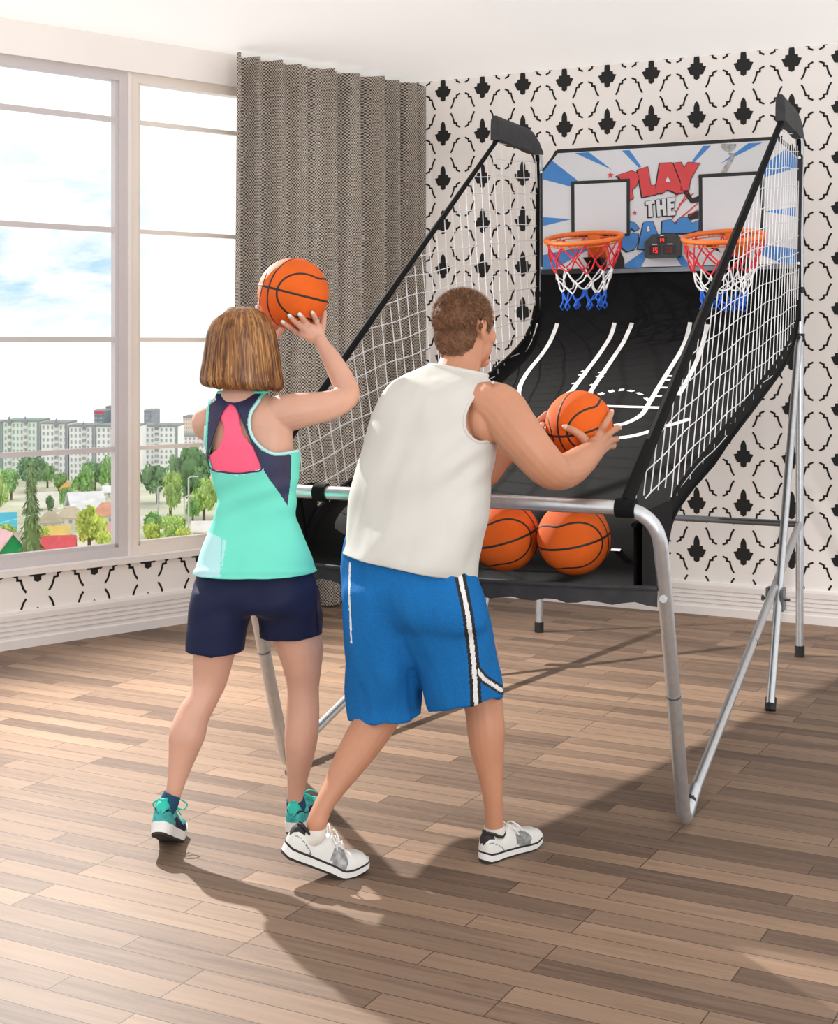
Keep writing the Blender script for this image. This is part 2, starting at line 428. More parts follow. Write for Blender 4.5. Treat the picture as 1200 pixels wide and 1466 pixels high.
# ------------------------------------------------------------------ arcade machine
FL0, FR0, BL0, BR0 = Vector((-.483, 5.336, 0)), Vector((.846, 4.677, 0)), Vector((.6455, 7.881, 0)), Vector((1.886, 7.266, 0))
LEN = 2.79
def M(s, t, z):
    k = t / LEN
    p = (FL0 + (BL0 - FL0) * k) * (1 - s) + (FR0 + (BR0 - FR0) * k) * s
    return Vector((p.x, p.y, z))
VDIR = ((BL0 + BR0) - (FL0 + FR0)).normalized()
game = empty('basketball_arcade_game', M(.5, 1.2, 0))
tag(game, 'large double hoop basketball arcade game with black ramp, grey steel legs and white side nets', 'arcade game')
BARZ, BART = 1.06, -.38

# front frame: both front legs and the bar, one bent tube
ftop = lambda s: M(s, BART, BARZ)
pts = [M(0, .17, .085), M(0, 0, .024), ftop(0), ftop(1), M(1, 0, .024), M(1, .17, .085)]
q = MB(); q.tube(fillet(pts, [0, .045, .13, .13, .045, 0], 8), .0225, 14)
q.build('front_frame', MT['steel'], game)
for s in (0, 1):     # sleeve joints half-way up each front leg
    a, c = M(s, 0, .024), ftop(s); p = a.lerp(c, .42)
    q = MB(); q.tube([p, p.lerp(c, .01)], .0232, 14); q.build('leg_sleeve', MT['steel_dark'], game)
    p = a.lerp(c, .735); q = MB()
    nrm = -VDIR
    q.tube([p + nrm * .018, p + nrm * .028], [.013, .012], 10); q.tube([p + nrm * .028, p + nrm * .033], [.007, .006], 6)
    q.build('bolt', MT['steel'], game)
# back poles bent forward at the top
for s in (0, 1):
    q = MB(); q.tube(fillet([M(s, LEN, .03), M(s, LEN, 2.62), M(s, 2.17, 2.625)], .12, 8), .0195, 12); q.build('back_pole', MT['steel'], game)
    q = MB(); q.tube([M(s, LEN, 0), M(s, LEN, .055)], [.0245, .0245], 14); q.build('foot_cap', MT['rubber'], game)
    # diagonal brace from front foot to the back pole
    a = M(s, .10, .062); c = M(s, LEN - .02, .655)
    q = MB(); q.tube([a, c], .018, 12); q.build('diagonal_brace', MT['steel'], game)
    k = a.lerp(c, .47); q = MB(); q.tube([k + Vector((0, 0, -.004)), k + (c - a).normalized() * .012], .0195, 12); q.build('brace_joint', MT['steel_dark'], game)
    d = (c - a).normalized(); q = MB(); q.tube([a - d * .012, a + d * .05], .0215, 12); q.build('brace_sleeve', MT['rubber'], game)
    # slanting rear leg
    f0 = Vector((1.482, 6.19, 0)) if s else BL0 + (Vector((1.482, 6.19, 0)) - BR0)
    top = M(s, LEN - .03, 1.58); inw = (M(.5, LEN, 0) - M(s, LEN, 0)).normalized() * .0
    q = MB(); q.tube([f0 + Vector((0, 0, .03)), top], .018, 12); q.build('slanted_leg', MT['steel'], game)
    q = MB(); q.tube([f0, f0.lerp(top, .03)], .0235, 14); q.build('foot_cap', MT['rubber'], game)
    # blue folding clip where brace and slanted leg cross
    cl = f0.lerp(top, .235); q = MB(); u = (M(1, 1, 0) - M(0, 1, 0)).normalized()
    bc = a.lerp(c, .70)
    mid = cl.lerp(bc, .5)
    Rz = Matrix.Rotation(math.atan2(u.y, u.x), 3, 'Z')
    q.box(mid - u * .035, .006, .03, .05, Rz); q.box(mid + u * .03, .006, .03, .05, Rz); q.tube([mid - u * .06, mid + u * .06], .006, 8); q.tube([mid - u * .065, mid - u * .055], .012, 8)
    q.build('folding_clip', MT['steel_dark'], game, smooth=False)
    # pole clamp at the top of the slanted leg
    q = MB(); q.tube([M(s, LEN, 1.56), M(s, LEN, 1.60)], .026, 12); q.tube([M(s, LEN, 1.58), M(s, LEN - .08, 1.58)], .012, 8); q.build('pole_clamp', MT['rubber'], game)
    q = MB(); q.tube([M(s, LEN, 1.80), M(s, LEN, 1.83)], .024, 12); q.build('pole_clamp', MT['rubber'], game)
q = MB(); q.tube([M(0, LEN, .655), M(1, LEN, .655)], .0165, 12); q.build('cross_bar', MT['steel_dark'], game)

# ramp and ball tray: one sheet of fabric
TK = [(-.30, .80, .80), (-.15, .785, .785), (-.02, .79, .80), (.05, .85, .89), (.2, .93, 1.0), (.67, 1.03, 1.11), (1.4, 1.185, 1.27), (2.1, 1.37, 1.43), (2.5, 1.50, 1.54), (2.68, 1.62, 1.64), (2.75, 1.76, 1.76), (2.76, 1.93, 1.93)]
tk = catmull(TK, 6); tk = np.array(tk)
def zr(s, t):
    zl = np.interp(t, tk[:, 0], tk[:, 1]); zR = np.interp(t, tk[:, 0], tk[:, 2]); return zl * (1 - s) + zR * s
def sl(t): return float(np.interp(t, [-.3, .05, .7, 2.8], [.05, .05, .018, .015]))
NS = 30; vs = []; fs = []
for i, (t, a, c) in enumerate(tk):
    for j in range(NS + 1):
        s = sl(t) + (1 - 2 * sl(t)) * j / NS
        sag = -.018 * sin(pi * j / NS) if t < 0 else 0
        vs.append(M(s, t, a * (1 - s) + c * s + sag))
for i in range(len(tk) - 1):
    for j in range(NS):
        a = i * (NS + 1) + j; fs.append((a, a + 1, a + NS + 2, a + NS + 1))
rb = MB(); rb.add(vs, fs)
# printed white court lines
def solve(px, py):
    s, t = .5, 1.5
    for _ in range(40):
        def fn(s, t): return np.array(proj(M(s, t, float(zr(s, t)))))
        f0 = fn(s, t) - np.array((px, py))
        if abs(f0).max() < .02: break
        e = 1e-3
        J = np.column_stack([(fn(s + e, t) - fn(s, t)) / e, (fn(s, t + e) - fn(s, t)) / e])
        d = np.linalg.solve(J, -f0); d = np.clip(d, -.25, .25); s += d[0]; t = min(2.74, max(-.29, t + d[1]))
    return s, t
def line(pl, w=.021, sub=4, crop=True):
    pl = [(700 + x / 2.4, 430 + y / 2.4) for x, y in pl] if crop else pl
    st = [solve(*p) for p in pl]
    st = catmull(st, sub) if len(st) > 2 else [st[0], ((st[0][0] + st[1][0]) / 2, (st[0][1] + st[1][1]) / 2), st[1]]
    pp = [M(s, t, float(zr(s, t)) + .004) for s, t in st]
    vs = []
    for i in range(len(pp)):
        d = (pp[min(i + 1, len(pp) - 1)] - pp[max(i - 1, 0)]).normalized(); n = Vector((0, -.45, .9)); sd = d.cross(n).normalized() * w / 2
        vs += [pp[i] + sd, pp[i] - sd]
    rb.add(vs, [(2 * i, 2 * i + 1, 2 * i + 3, 2 * i + 2) for i in range(len(pp) - 1)], 1)
line([(235, 82), (218, 128), (182, 188), (140, 240), (110, 290), (103, 330), (115, 368), (140, 402), (170, 424), (220, 448), (300, 468), (380, 478), (440, 476), (500, 468), (575, 447)])
line([(432, 80), (420, 122), (390, 172), (340, 240), (275, 327)])
line([(492, 80), (470, 132), (430, 196), (380, 270), (340, 332)])
for x, y in ((330, 246), (322, 258), (299, 288), (280, 318)): line([(x - 12, y), (x + 12, y + 2)], .018)
for x, y in ((390, 250), (382, 264), (361, 292), (346, 320)): line([(x - 12, y), (x + 12, y + 2)], .018)
line([(692, 78), (680, 130), (640, 210), (590, 290), (550, 358), (528, 392), (500, 412), (465, 427), (430, 433)])
for x, y in ((624, 262), (615, 275), (603, 302), (583, 332)): line([(x - 12, y), (x + 10, y + 1)], .018)
line([(400, 366), (500, 369), (616, 372)])
for a, c in (((378, 327), (395, 321)), ((412, 317), (430, 313)), ((447, 311), (465, 310)), ((480, 312), (497, 316)), ((511, 320), (526, 328)), ((538, 338), (552, 350))): line([a, c], .02)
line([(752, 85), (738, 140), (705, 232), (652, 330)])
line([(605, 436), (650, 424), (690, 410)])
line([(420, 860), (452, 862)], .014)
rb.build('ramp_sheet', [MT['fabric_black'], MT['line_white']], game, fixn=False)

# hanging lip at the front of the tray and side panels of the tray
q = MB(); N_ = 40; a = []; c = []
for j in range(N_ + 1):
    s = .012 + .976 * j / N_; sg = -.018 * sin(pi * j / N_)
    w = .006 * sin(j * .9)
    a.append(M(s, -.305, .815 + sg)); c.append(M(s, -.302 + w, .765 + sg + .006 * sin(j * 1.7)))
q.add(a + c, [(j, j + 1, N_ + 2 + j, N_ + 1 + j) for j in range(N_)])
q.tube(a, .008, 8)
q.build('tray_lip', MT['fabric_hood'], game, fixn=False)
for s, nm in ((.045, 'l'), (.955, 'r')):
    q = MB(); ts = np.linspace(-.3, .12, 14)
    zu = [1.04 if t < -.2 else max(1.04, float(zr(s, t)) + .05) for t in ts]
    a = [M(s, t, float(zr(s, t)) - .01) for t in ts]; c = [M(s, t - .0, z) for t, z in zip(ts, zu)]
    n = len(ts); q.add(a + c, [(j, j + 1, n + 1 + j, n + j) for j in range(n - 1)])
    q.build('tray_side_panel', MT['fabric_black'], game, fixn=False)

# side nets with fabric edging
TIP = 2.15; HZ0, HZ1 = 2.56, 2.68
SF = .065
def sside(side, t, z=None):     # the net leans inwards slightly towards the front bar
    k = SF * max(0, min(1, (TIP - t) / (TIP - BART))); return k if side == 0 else 1 - k
def ztop(t):
    return 1.075 + (HZ0 - 1.075) * (t - BART) / (TIP - BART) if t < TIP else HZ0
def zbot(side, t): return float(zr(side, max(t, -.1))) + (.035 if side == 0 else .045)
def N3(side, t, z): return M(sside(side, t), t, z)
for side in (0, 1):
    q = MB()
    lean = -.30 if side == 0 else .42
    slope = .17 if side == 0 else .20
    def emit(path):
        run = []
        for (t, z) in path + [(9, 9)]:
            ok = -.3 < t < LEN - .02 and not (t < .12 and z < 1.06) and zbot(side, t) - .03 < z < ztop(t)
            if ok: run.append((t, z))
            else:
                if len(run) > 1:
                    wob = [N3(side, tt, zz) for tt, zz in run]
                    q.tube(wob, .0023 if side == 0 else .002, 5)
                run = []
    pitchA = .097 if side == 0 else .085
    for k in range(-14, 50):
        t0 = -.3 + k * pitchA; jit = random.uniform(-.008, .008)
        emit([(t0 + jit + lean * (z - 1.0) * (.35 + .65 * min(1, max(0, (LEN - t0) / 2.4))) + .006 * sin(z * 9 + k), z) for z in np.linspace(.8, 2.6, 46)])
    for k in range(-4, 30):
        z0 = .95 + k * .083
        emit([(t, z0 + slope * t * (1 - .1 * t) - .1 + .004 * sin(t * 11 + k)) for t in np.linspace(-.3, LEN, 70)])
    q.build('side_net', MT['cord_white'], game)
    # strap along the front edge
    q = MB(); sp = [N3(side, t, ztop(t)) for t in np.linspace(BART + .0, TIP, 24)]
    rr = [(.021 if side else .0165) - .006 * (i / 23) for i in range(24)]
    q.tube(sp, rr, 8); q.build('net_strap', MT['fabric_black'], game)
    # loop holding the strap on the bar
    c = M(SF if side == 0 else 1 - SF, BART, BARZ); u = (M(1, 0, 0) - M(0, 0, 0)).normalized()
    q = MB(); q.tube([c - u * .03, c + u * .03], .029, 14); q.build('bar_loop', MT['fabric_black'], game)
    if side == 0:
        c = M(.235, BART, BARZ); q = MB(); q.tube([c - u * .022, c + u * .022], .030, 14); q.build('bar_loop', MT['fabric_black'], game)
    # black edging between net and ramp
    q = MB(); ts = np.linspace(-.3, 2.74, 60)
    a = [M(sside(side, t), t, float(zr(side, t)) - .012) for t in ts]; c = [M(sside(side, t), t, max(zbot(side, t) + .012, 1.0 if t < 0 else 0)) for t in ts]
    n = len(ts); q.add(a + c, [(j, j + 1, n + 1 + j, n + j) for j in range(n - 1)])
    q.tube(c, .009, 6); q.tube([p + Vector((0, 0, .002)) for p in a], .01, 6)
    q.build('net_edging', MT['fabric_black'], game, fixn=False)
    # rope fastening along the back pole
    q = MB(); q.tube([M(side, LEN - .025, z) for z in np.linspace(1.66, HZ0, 20)], .011, 6); q.build('net_edging', MT['fabric_black'], game)
    # fabric hood on the bent tube
    q = MB(); n = 12; rs = []; uu = (M(1, 1, 0) - M(0, 1, 0)).normalized()
    for i, t in enumerate(np.linspace(2.12, LEN + .012, n)):
        drop = max(0, i - n + 4) ** 1.7 * .012
        zt = HZ1 - drop; zb = HZ0 + .004 * sin(i * 1.3); w = .022 + .002 * sin(i * 2.1)
        rs.append([M(side, t, z) + uu * x for x, z in ((-w, zb), (-w * .98, zb * .5 + zt * .5), (-w * .9, zt - .02), (-w * .4, zt), (w * .4, zt), (w * .9, zt - .02), (w * .98, zb * .5 + zt * .5), (w, zb))])
    q.rings(rs); q.build('hood', MT['fabric_hood'], game)

# backboard
BT = 2.745
def bpt(px, py, off=0.0):
    k = BT / LEN
    A = FL0 + (BL0 - FL0) * k; B = FR0 + (BR0 - FR0) * k; d = B - A
    q_ = (px - CX) / F
    s = (q_ * A.y - A.x) / (d.x - q_ * d.y)
    p = A + d * s
    return Vector((p.x, p.y, H - (py - HOR) / F * p.y)) - VDIR * off
outline = [(775, 393), (774, 246), (798, 214), (1116, 195), (1149, 222), (1145, 384)]
q = MB(); q.prism([bpt(x, y, 0) for x, y in outline], VDIR * .025); board = q.build('backboard', MT['print_black'], game, smooth=False)
inner = [(777.5, 385.5), (777, 248), (799, 219.5), (1113, 200.5), (1142, 226), (1141, 377)]
def plate(name, polys, mats, off, parent):
    q = MB()
    for pl, mi in polys: q.prism([bpt(x, y, off) for x, y in pl], VDIR * .0012, mi)
    return q.build(name, mats, parent, smooth=False)
face = MB()
PM = ['board_white', 'print_blue', 'print_black', 'print_grey', 'print_red', 'print_orange']
def onface(polys, off):
    for pl, m_ in polys: face.prism([bpt(x, y, off) for x, y in pl], VDIR * .0012, PM.index(m_))
onface([(inner, 'board_white')], .002)
c1 = lambda pl: [(760 + x / 6, 180 + y / 6) for x, y in pl]
c2 = lambda pl: [(940 + x / 5.432, 180 + y / 5.43) for x, y in pl]
rays = [c1([(380, 235), (500, 228), (695, 375)]), c1([(785, 213), (850, 210), (950, 352), (930, 360)]), c1([(185, 300), (400, 468), (400, 525), (350, 525), (105, 460), (105, 400)]),
        c1([(105, 785), (352, 803), (105, 862)]), c1([(105, 1112), (500, 1025), (505, 1060), (200, 1231), (105, 1231)]), c1([(985, 1065), (1010, 1100), (995, 1130), (945, 1218), (812, 1222), (810, 1190)]),
        c2([(365, 157), (425, 155), (295, 285), (275, 280)]), c2([(500, 295), (715, 137), (825, 131)]), c2([(820, 320), (1010, 178), (1090, 250), (1092, 325), (850, 400)]),
        c2([(845, 665), (1090, 632), (1090, 708)]), c2([(835, 925), (1090, 960), (1090, 1065), (985, 1075), (810, 1000)]), c2([(205, 1010), (265, 1095), (200, 1098), (150, 1020)])]
onface([(r, 'print_blue') for r in rays], .0035)
# player silhouette and ball print
arc_ = lambda cx, cy, r, a0, a1, n=16: [(cx + r * cos(a0 + (a1 - a0) * k / n), cy + r * sin(a0 + (a1 - a0) * k / n)) for k in range(n + 1)]
sil = [c2([(160, 462), (190, 455), (245, 500), (280, 565), (330, 545), (330, 595), (270, 605), (215, 530), (170, 495)]), c2([(245, 690), (330, 660), (330, 720), (270, 735), (245, 715)]),
       c1([(700, 1231), (715, 1120), (765, 1055), (805, 1150), (810, 1228)]), c1([(770, 990), (860, 985), (905, 1020), (895, 1062), (845, 1075), (790, 1050)]), c2([(365, 905), (440, 900), (500, 985), (440, 960), (390, 940)])]
_pl = ([(r, 0) for r in sil] + [(arc_(1043.3, 206, 11, 0, pi), 1), (c2([(560, 210), (610, 215), (600, 260), (545, 365), (500, 365), (545, 290), (580, 250)]), 1)] +
      [(c2(p), 2) for p in ([(120, 720), (240, 515), (248, 520), (130, 725)], [(175, 610), (290, 520), (294, 528), (180, 618)], [(130, 760), (320, 600), (324, 608), (140, 770)], [(250, 700), (325, 645), (325, 655), (255, 710)], [(260, 790), (325, 735), (325, 745), (265, 800)])] +
      [(c2([(130, 840), (155, 770), (165, 810), (185, 745), (195, 800), (225, 750), (215, 850)]), 2), (c2([(165, 845), (180, 800), (195, 830), (215, 790), (210, 850)]), 3)] +
      [])
onface([(p, ['print_black', 'print_grey', 'print_red', 'print_orange'][m_]) for p, m_ in _pl], .0048)
Pp = c1([(742, 428), (870, 388), (915, 405), (932, 455), (910, 522), (872, 552), (885, 625), (850, 642), (825, 560), (790, 470)])
Lp = c1([(922, 378), (1008, 352), (1035, 515), (1072, 510), (1082, 590), (962, 614)])
Ap = c2([(30, 292), (125, 288), (215, 520), (165, 528), (112, 502), (75, 500), (58, 522), (-8, 530)]); Ah = c2([(90, 395), (115, 437), (72, 437)])
Yp = c2([(135, 290), (195, 285), (217, 330), (247, 285), (340, 292), (265, 420), (255, 500), (188, 506), (192, 430)])
THEp = [c1([(990, 652), (1066, 640), (1069, 668), (1046, 672), (1052, 780), (1016, 785), (1014, 678), (992, 680)]), [(940.2, 286), (945, 285.3), (945.6, 294), (948.8, 293.5), (948.3, 284.8), (953.3, 284), (955, 308.5), (950.2, 309), (949.5, 299.5), (946, 300), (946.6, 309.6), (942, 310)],
        c2([(85, 562), (145, 556), (146, 588), (114, 592), (115, 608), (140, 606), (142, 638), (116, 642), (118, 666), (150, 662), (152, 695), (88, 702)])]
Gp = [(900, 317), (909, 319), (916, 327), (910, 330.5), (904, 326), (902, 334), (915, 335), (914.5, 345), (909, 357), (898, 360), (889, 352), (893, 330)]
GAp = c1([(975, 830), (1050, 824), (1090, 925), (1068, 940), (1012, 1000), (985, 1062), (924, 1056)])
Mp = c2([(50, 740), (120, 730), (150, 772), (180, 718), (247, 715), (278, 760), (330, 735), (330, 812), (250, 835), (45, 835)])
sh = lambda pl, dx, dy: [(x + dx, y + dy) for x, y in pl]
def grow(pl, g):
    cx_ = sum(p[0] for p in pl) / len(pl); cy_ = sum(p[1] for p in pl) / len(pl)
    n = len(pl); A_ = sum(pl[i][0] * pl[(i + 1) % n][1] - pl[(i + 1) % n][0] * pl[i][1] for i in range(n)); sg = 1 if A_ > 0 else -1
    o = []
    for i in range(n):
        a, b_, c = pl[i - 1], pl[i], pl[(i + 1) % n]
        d1 = np.array((b_[0] - a[0], b_[1] - a[1])); d2 = np.array((c[0] - b_[0], c[1] - b_[1])); d1 = d1 / (np.hypot(*d1) + 1e-6); d2 = d2 / (np.hypot(*d2) + 1e-6)
        n_ = np.array((d1[1] + d2[1], -d1[0] - d2[0])) * sg; n_ = n_ / (np.hypot(*n_) + 1e-6)
        o.append((b_[0] + n_[0] * g, b_[1] + n_[1] * g))
    return o
def star(cx, cy, r): return [(cx + (r if k % 2 == 0 else r * .42) * sin(pi * k / 5), cy - (r if k % 2 == 0 else r * .42) * cos(pi * k / 5)) for k in range(10)]
# lettering lies on the print in layers: shadow, outline, fill
def letters(name, polys, fill, off, parent):
    q = MB()
    for pl in polys:
        q.prism([bpt(x, y, off) for x, y in sh(grow(pl, .7), -1.6, 1.4)], VDIR * .001, 1)
        q.prism([bpt(x, y, off + .0006) for x, y in grow(pl, .8)], VDIR * .001, 1)
        q.prism([bpt(x, y, off + .0018) for x, y in pl], VDIR * .001, 0)
    return q, name, fill
for nm, polys, fill, holes in (('lettering_play', [Pp, Lp, Ap, Yp], 'print_red', [Ah]), ('lettering_the', THEp, 'board_white', []), ('lettering_game', [Gp, GAp, Mp], 'print_blue', [c1([(1005, 868), (1018, 865), (1030, 905), (1000, 912)])])):
    q, _, _ = letters(nm, polys, fill, .0062, board)
    for h_ in holes: q.prism([bpt(x, y, .0086) for x, y in grow(h_, .5)], VDIR * .0005, 1); q.prism([bpt(x, y, .0092) for x, y in h_], VDIR * .0004, 2)
    q.build(nm, [MT[fill], MT['print_black'], MT['board_white']], board, smooth=False)
onface([(star(*p, r_), 'print_red') for p, r_ in ((c1([(687, 425)])[0], 5), (c1([(895, 750)])[0], 3.8), (c2([(158, 543)])[0], 2.6), (c2([(328, 400)])[0], 2))], .0062)
face.build('printed_face', [MT[k_] for k_ in PM], board, smooth=False)
for o4, i4 in (([(818.5, 260), (902.5, 256), (902.5, 338), (819, 340.5)], [(823.5, 264.5), (898, 261), (898, 334.5), (824, 336.5)]), ([(1001, 250), (1094, 245), (1094, 335), (1002, 336)], [(1006.5, 255), (1089, 250.5), (1089, 331), (1007, 332)])):
    plate('target_frame', [(o4, 0)], MT['print_black'], .011, board)
    plate('target_panel', [(i4, 0)], MT['board_white'], .0128, board)
# silver ribbed strip of the lower border, and rivets
plate('lower_strip', [([(855, 386), (1141, 377), (1141, 384), (855, 392)], 0)], MT['steel_dark'], .004, board)
for x, y in ((775.5, 246.5), (1145, 226), (776, 384), (1144, 377)):
    q = MB(); q.ball(bpt(x, y, .006), Matrix.Diagonal((.007, .007, .007)), 12, 8); q.build('rivet', MT['net_white'], board)

# score display
q = MB(); so = [(926.5, 348), (938, 336.5), (969.5, 335.5), (977.5, 343.5), (977, 366.5), (974, 369), (929, 370.5), (926.3, 367.5)]
q.prism([bpt(x, y, .055) for x, y in so], VDIR * .055); sc = q.build('score_display', MT['score_case'], game, smooth=False)
scr = [[(944.5, 340.5), (958.5, 340), (958.5, 350), (944.5, 350.5)], [(933, 353), (949.5, 352.5), (949.5, 365.5), (933, 366)], [(953.5, 352.3), (971, 351.8), (971, 364.8), (953.5, 365.3)]]
for p in scr: plate('display_window', [(p, 0)], MT['score_screen'], .0565, sc)
SEG = {'0': 'abcdef', '1': 'bc', '4': 'fgbc', '5': 'afgcd'}
def digits(txt, x0, y0, w, h, gap):
    o = []
    for k, ch in enumerate(txt):
        X = x0 + k * (w + gap); t_ = .75
        for s_ in SEG[ch]:
            o.append({'a': [(X, y0), (X + w, y0), (X + w, y0 + t_), (X, y0 + t_)], 'g': [(X, y0 + h / 2), (X + w, y0 + h / 2), (X + w, y0 + h / 2 + t_), (X, y0 + h / 2 + t_)], 'd': [(X, y0 + h), (X + w, y0 + h), (X + w, y0 + h + t_), (X, y0 + h + t_)],
                      'f': [(X, y0), (X + t_, y0), (X + t_, y0 + h / 2), (X, y0 + h / 2)], 'b': [(X + w - t_, y0), (X + w, y0), (X + w, y0 + h / 2), (X + w - t_, y0 + h / 2)], 'e': [(X, y0 + h / 2), (X + t_, y0 + h / 2), (X + t_, y0 + h), (X, y0 + h)], 'c': [(X + w - t_, y0 + h / 2), (X + w, y0 + h / 2), (X + w, y0 + h), (X + w - t_, y0 + h)]}[s_])
    return o
plate('red_digits', [(p, 0) for p in digits('14', 947, 342.4, 3, 5, 1.6)], MT['score_led'], .058, sc)
plate('red_digits', [(p, 0) for p in digits('15', 936.5, 355.6, 3.4, 6.6, 2)], MT['score_led'], .058, sc)
plate('red_digits', [(p, 0) for p in digits('00', 957, 355, 3.2, 6.4, 2)], MT['score_led_dim'], .058, sc)
for p in ([(949, 337.6), (954, 337.5), (954, 338.6), (949, 338.7)], [(938, 350.4), (945, 350.2), (945, 351.3), (938, 351.5)], [(959, 350), (967, 349.8), (967, 350.8), (959, 351)]): plate('display_caption', [(p, 0)], MT['line_white'], .0565, sc)

# hoops
UDIR = (BR0 - BL0).normalized()
def hoop(px, py, boardpx):
    bp_ = bpt(boardpx, py + 6)
    R_ = .198
    c = bp_ - VDIR * (R_ + .07)
    c = P(px, py, c.y)
    tilt = radians(12)
    fdir = (-VDIR * cos(tilt) - Vector((0, 0, 1)) * sin(tilt)).normalized(); up = UDIR.cross(fdir).normalized()
    if up.z < 0: up = -up
    ringp = lambda a, r, dz=0: c + UDIR * cos(a) * r + fdir * sin(a) * r + up * dz
    q = MB(); q.tube([ringp(2 * pi * k / 48, R_) for k in range(48)], .0125, 10, closed=True)
    q.tube([ringp(2 * pi * k / 48, R_ - .006, -.022) for k in range(48)], .0035, 6, closed=True)
    for k in range(12):
        a0 = 2 * pi * k / 12
        q.tube([ringp(a0 - .1, R_), ringp(a0 - .05, R_ - .004, -.02), ringp(a0 + .05, R_ - .004, -.02), ringp(a0 + .1, R_)], .0035, 5)
    hp = q.build('hoop', MT['rim_orange'], game)
    q = MB()      # bracket between rim and board
    b0 = ringp(-pi / 2, R_ - .01); n_ = UDIR * .055
    bb = bpt(boardpx, py + 6, .004); bt = bb - Vector((0, 0, .085))
    q.hexa([bt - n_, bt + n_, b0 + n_ * .6 - up * .055, b0 - n_ * .6 - up * .055, bb - n_, bb + n_, b0 + n_ * .6 + up * .005, b0 - n_ * .6 + up * .005]); q.build('bracket', MT['rim_orange'], hp, smooth=False)
    q = MB(); q.hexa([bt - n_ * .8 - Vector((0, 0, .07)), bt + n_ * .8 - Vector((0, 0, .07)), bt + n_ * .5 - VDIR * .05 - Vector((0, 0, .05)), bt - n_ * .5 - VDIR * .05 - Vector((0, 0, .05)), bt - n_, bt + n_, bt + n_ * .8 - VDIR * .13, bt - n_ * .8 - VDIR * .13]); q.build('spring_box', MT['print_black'], hp, smooth=False)
    q = MB()
    n = 10; lev = [(.195, -.02), (.172, -.10), (.15, -.165), (.128, -.225), (.115, -.27), (.105, -.315)]
    rnd = random.Random(int(px))
    def node(l, k):
        r, z = lev[l]; a = 2 * pi * (k + .5 * (l % 2)) / n
        rr = random.Random(l * 100 + k % n + int(px)); p = ringp(a + rr.uniform(-.1, .1), r * (1 + rr.uniform(-.05, .05)))
        p.z = p.z * .0 + c.z + z + (ringp(a, r).z - c.z) * max(0, 1 + z * 3) + rr.uniform(-.012, .012); return p
    for l in range(5):
        mi = 0 if l < 2 else (1 if l < 4 else 2)
        for k in range(n):
            for d in ((0, 1) if l % 2 else (0, -1)):
                a, b_ = node(l, k), node(l + 1, (k + d) % n if True else k)
                m_ = a.lerp(b_, .5) + Vector((rnd.uniform(-.008, .008), rnd.uniform(-.008, .008), -.008))
                q.tube([a, m_, b_], .0042 if mi != 1 else .0038, 6, mi)
    for k in range(n):      # blue loops at the hem
        a = node(5, k); q.tube([a, a + Vector((.012, 0, -.025)), a + Vector((0, .004, -.04)), a + Vector((-.012, 0, -.025)), a], .0042, 6, 2)
    q.build('hoop_net', [MT['net_red'], MT['net_white'], MT['net_blue']], hp)
hoop(836, 341, 856)
hoop(1036.5, 339, 1058)

# ------------------------------------------------------------------ basketballs
def make_ball(c, r, rot, label, group=None):
    q = MB(); nu, nv = 48, 28
    q.ball(Vector((0, 0, 0)), Matrix.Diagonal((r, r, r)), nu, nv)
    b = q.build('basketball', MT['ball']); b.location = c; b.rotation_euler = (Matrix.Rotation(radians(rot[2]), 3, 'X') @ Matrix.Rotation(radians(rot[1]), 3, 'Y') @ Matrix.Rotation(radians(rot[0]), 3, 'Z')).to_euler()
    q = MB()
    def strip(fn, n=96, w=.0036):
        pp = [Vector(fn(2 * pi * k / n)).normalized() for k in range(n)]; vs = []
        for k in range(n):
            d = (pp[(k + 1) % n] - pp[k - 1]).normalized(); sd = pp[k].cross(d)
            for x, h_ in ((-1, .9985), (-.6, 1.0045), (.6, 1.0045), (1, .9985)): vs.append((pp[k] * h_ + sd * w / r * x) * r)
        q.add(vs, [(4 * k + j, 4 * k + j + 1, 4 * ((k + 1) % n) + j + 1, 4 * ((k + 1) % n) + j) for k in range(n) for j in range(3)])
    strip(lambda a: (cos(a), sin(a), 0)); strip(lambda a: (0, cos(a), sin(a)))
    for sg in (1, -1):
        def bow(a):
            rho = radians(54 + 19 * cos(2 * a)); return (sg * cos(rho), sin(rho) * cos(a), sin(rho) * sin(a))
        strip(bow)
    s = q.build('seams', MT['seam']); s.parent = b
    tag(b, label, 'ball', group)
    return b
BALLW = (P(420, 420, 4.80), .1165); BALLM = (P(829, 607, 4.68), .107)
make_ball(*BALLW, (-39, 14, 1), 'orange basketball raised beside the head of the woman in the mint top')
make_ball(*BALLM, (-43, -15, 13), 'orange basketball gripped in both hands of the man in the white sleeveless shirt')
make_ball(P(822, 770, 4.66), .1175, (60, -13, 6), 'right one of two orange basketballs lying in the tray under the grey bar', 'basketballs in the tray')
make_ball(P(722, 766, 4.79), .1175, (62, -17, 5), 'left one of two orange basketballs in the tray, partly behind the man', 'basketballs in the tray')
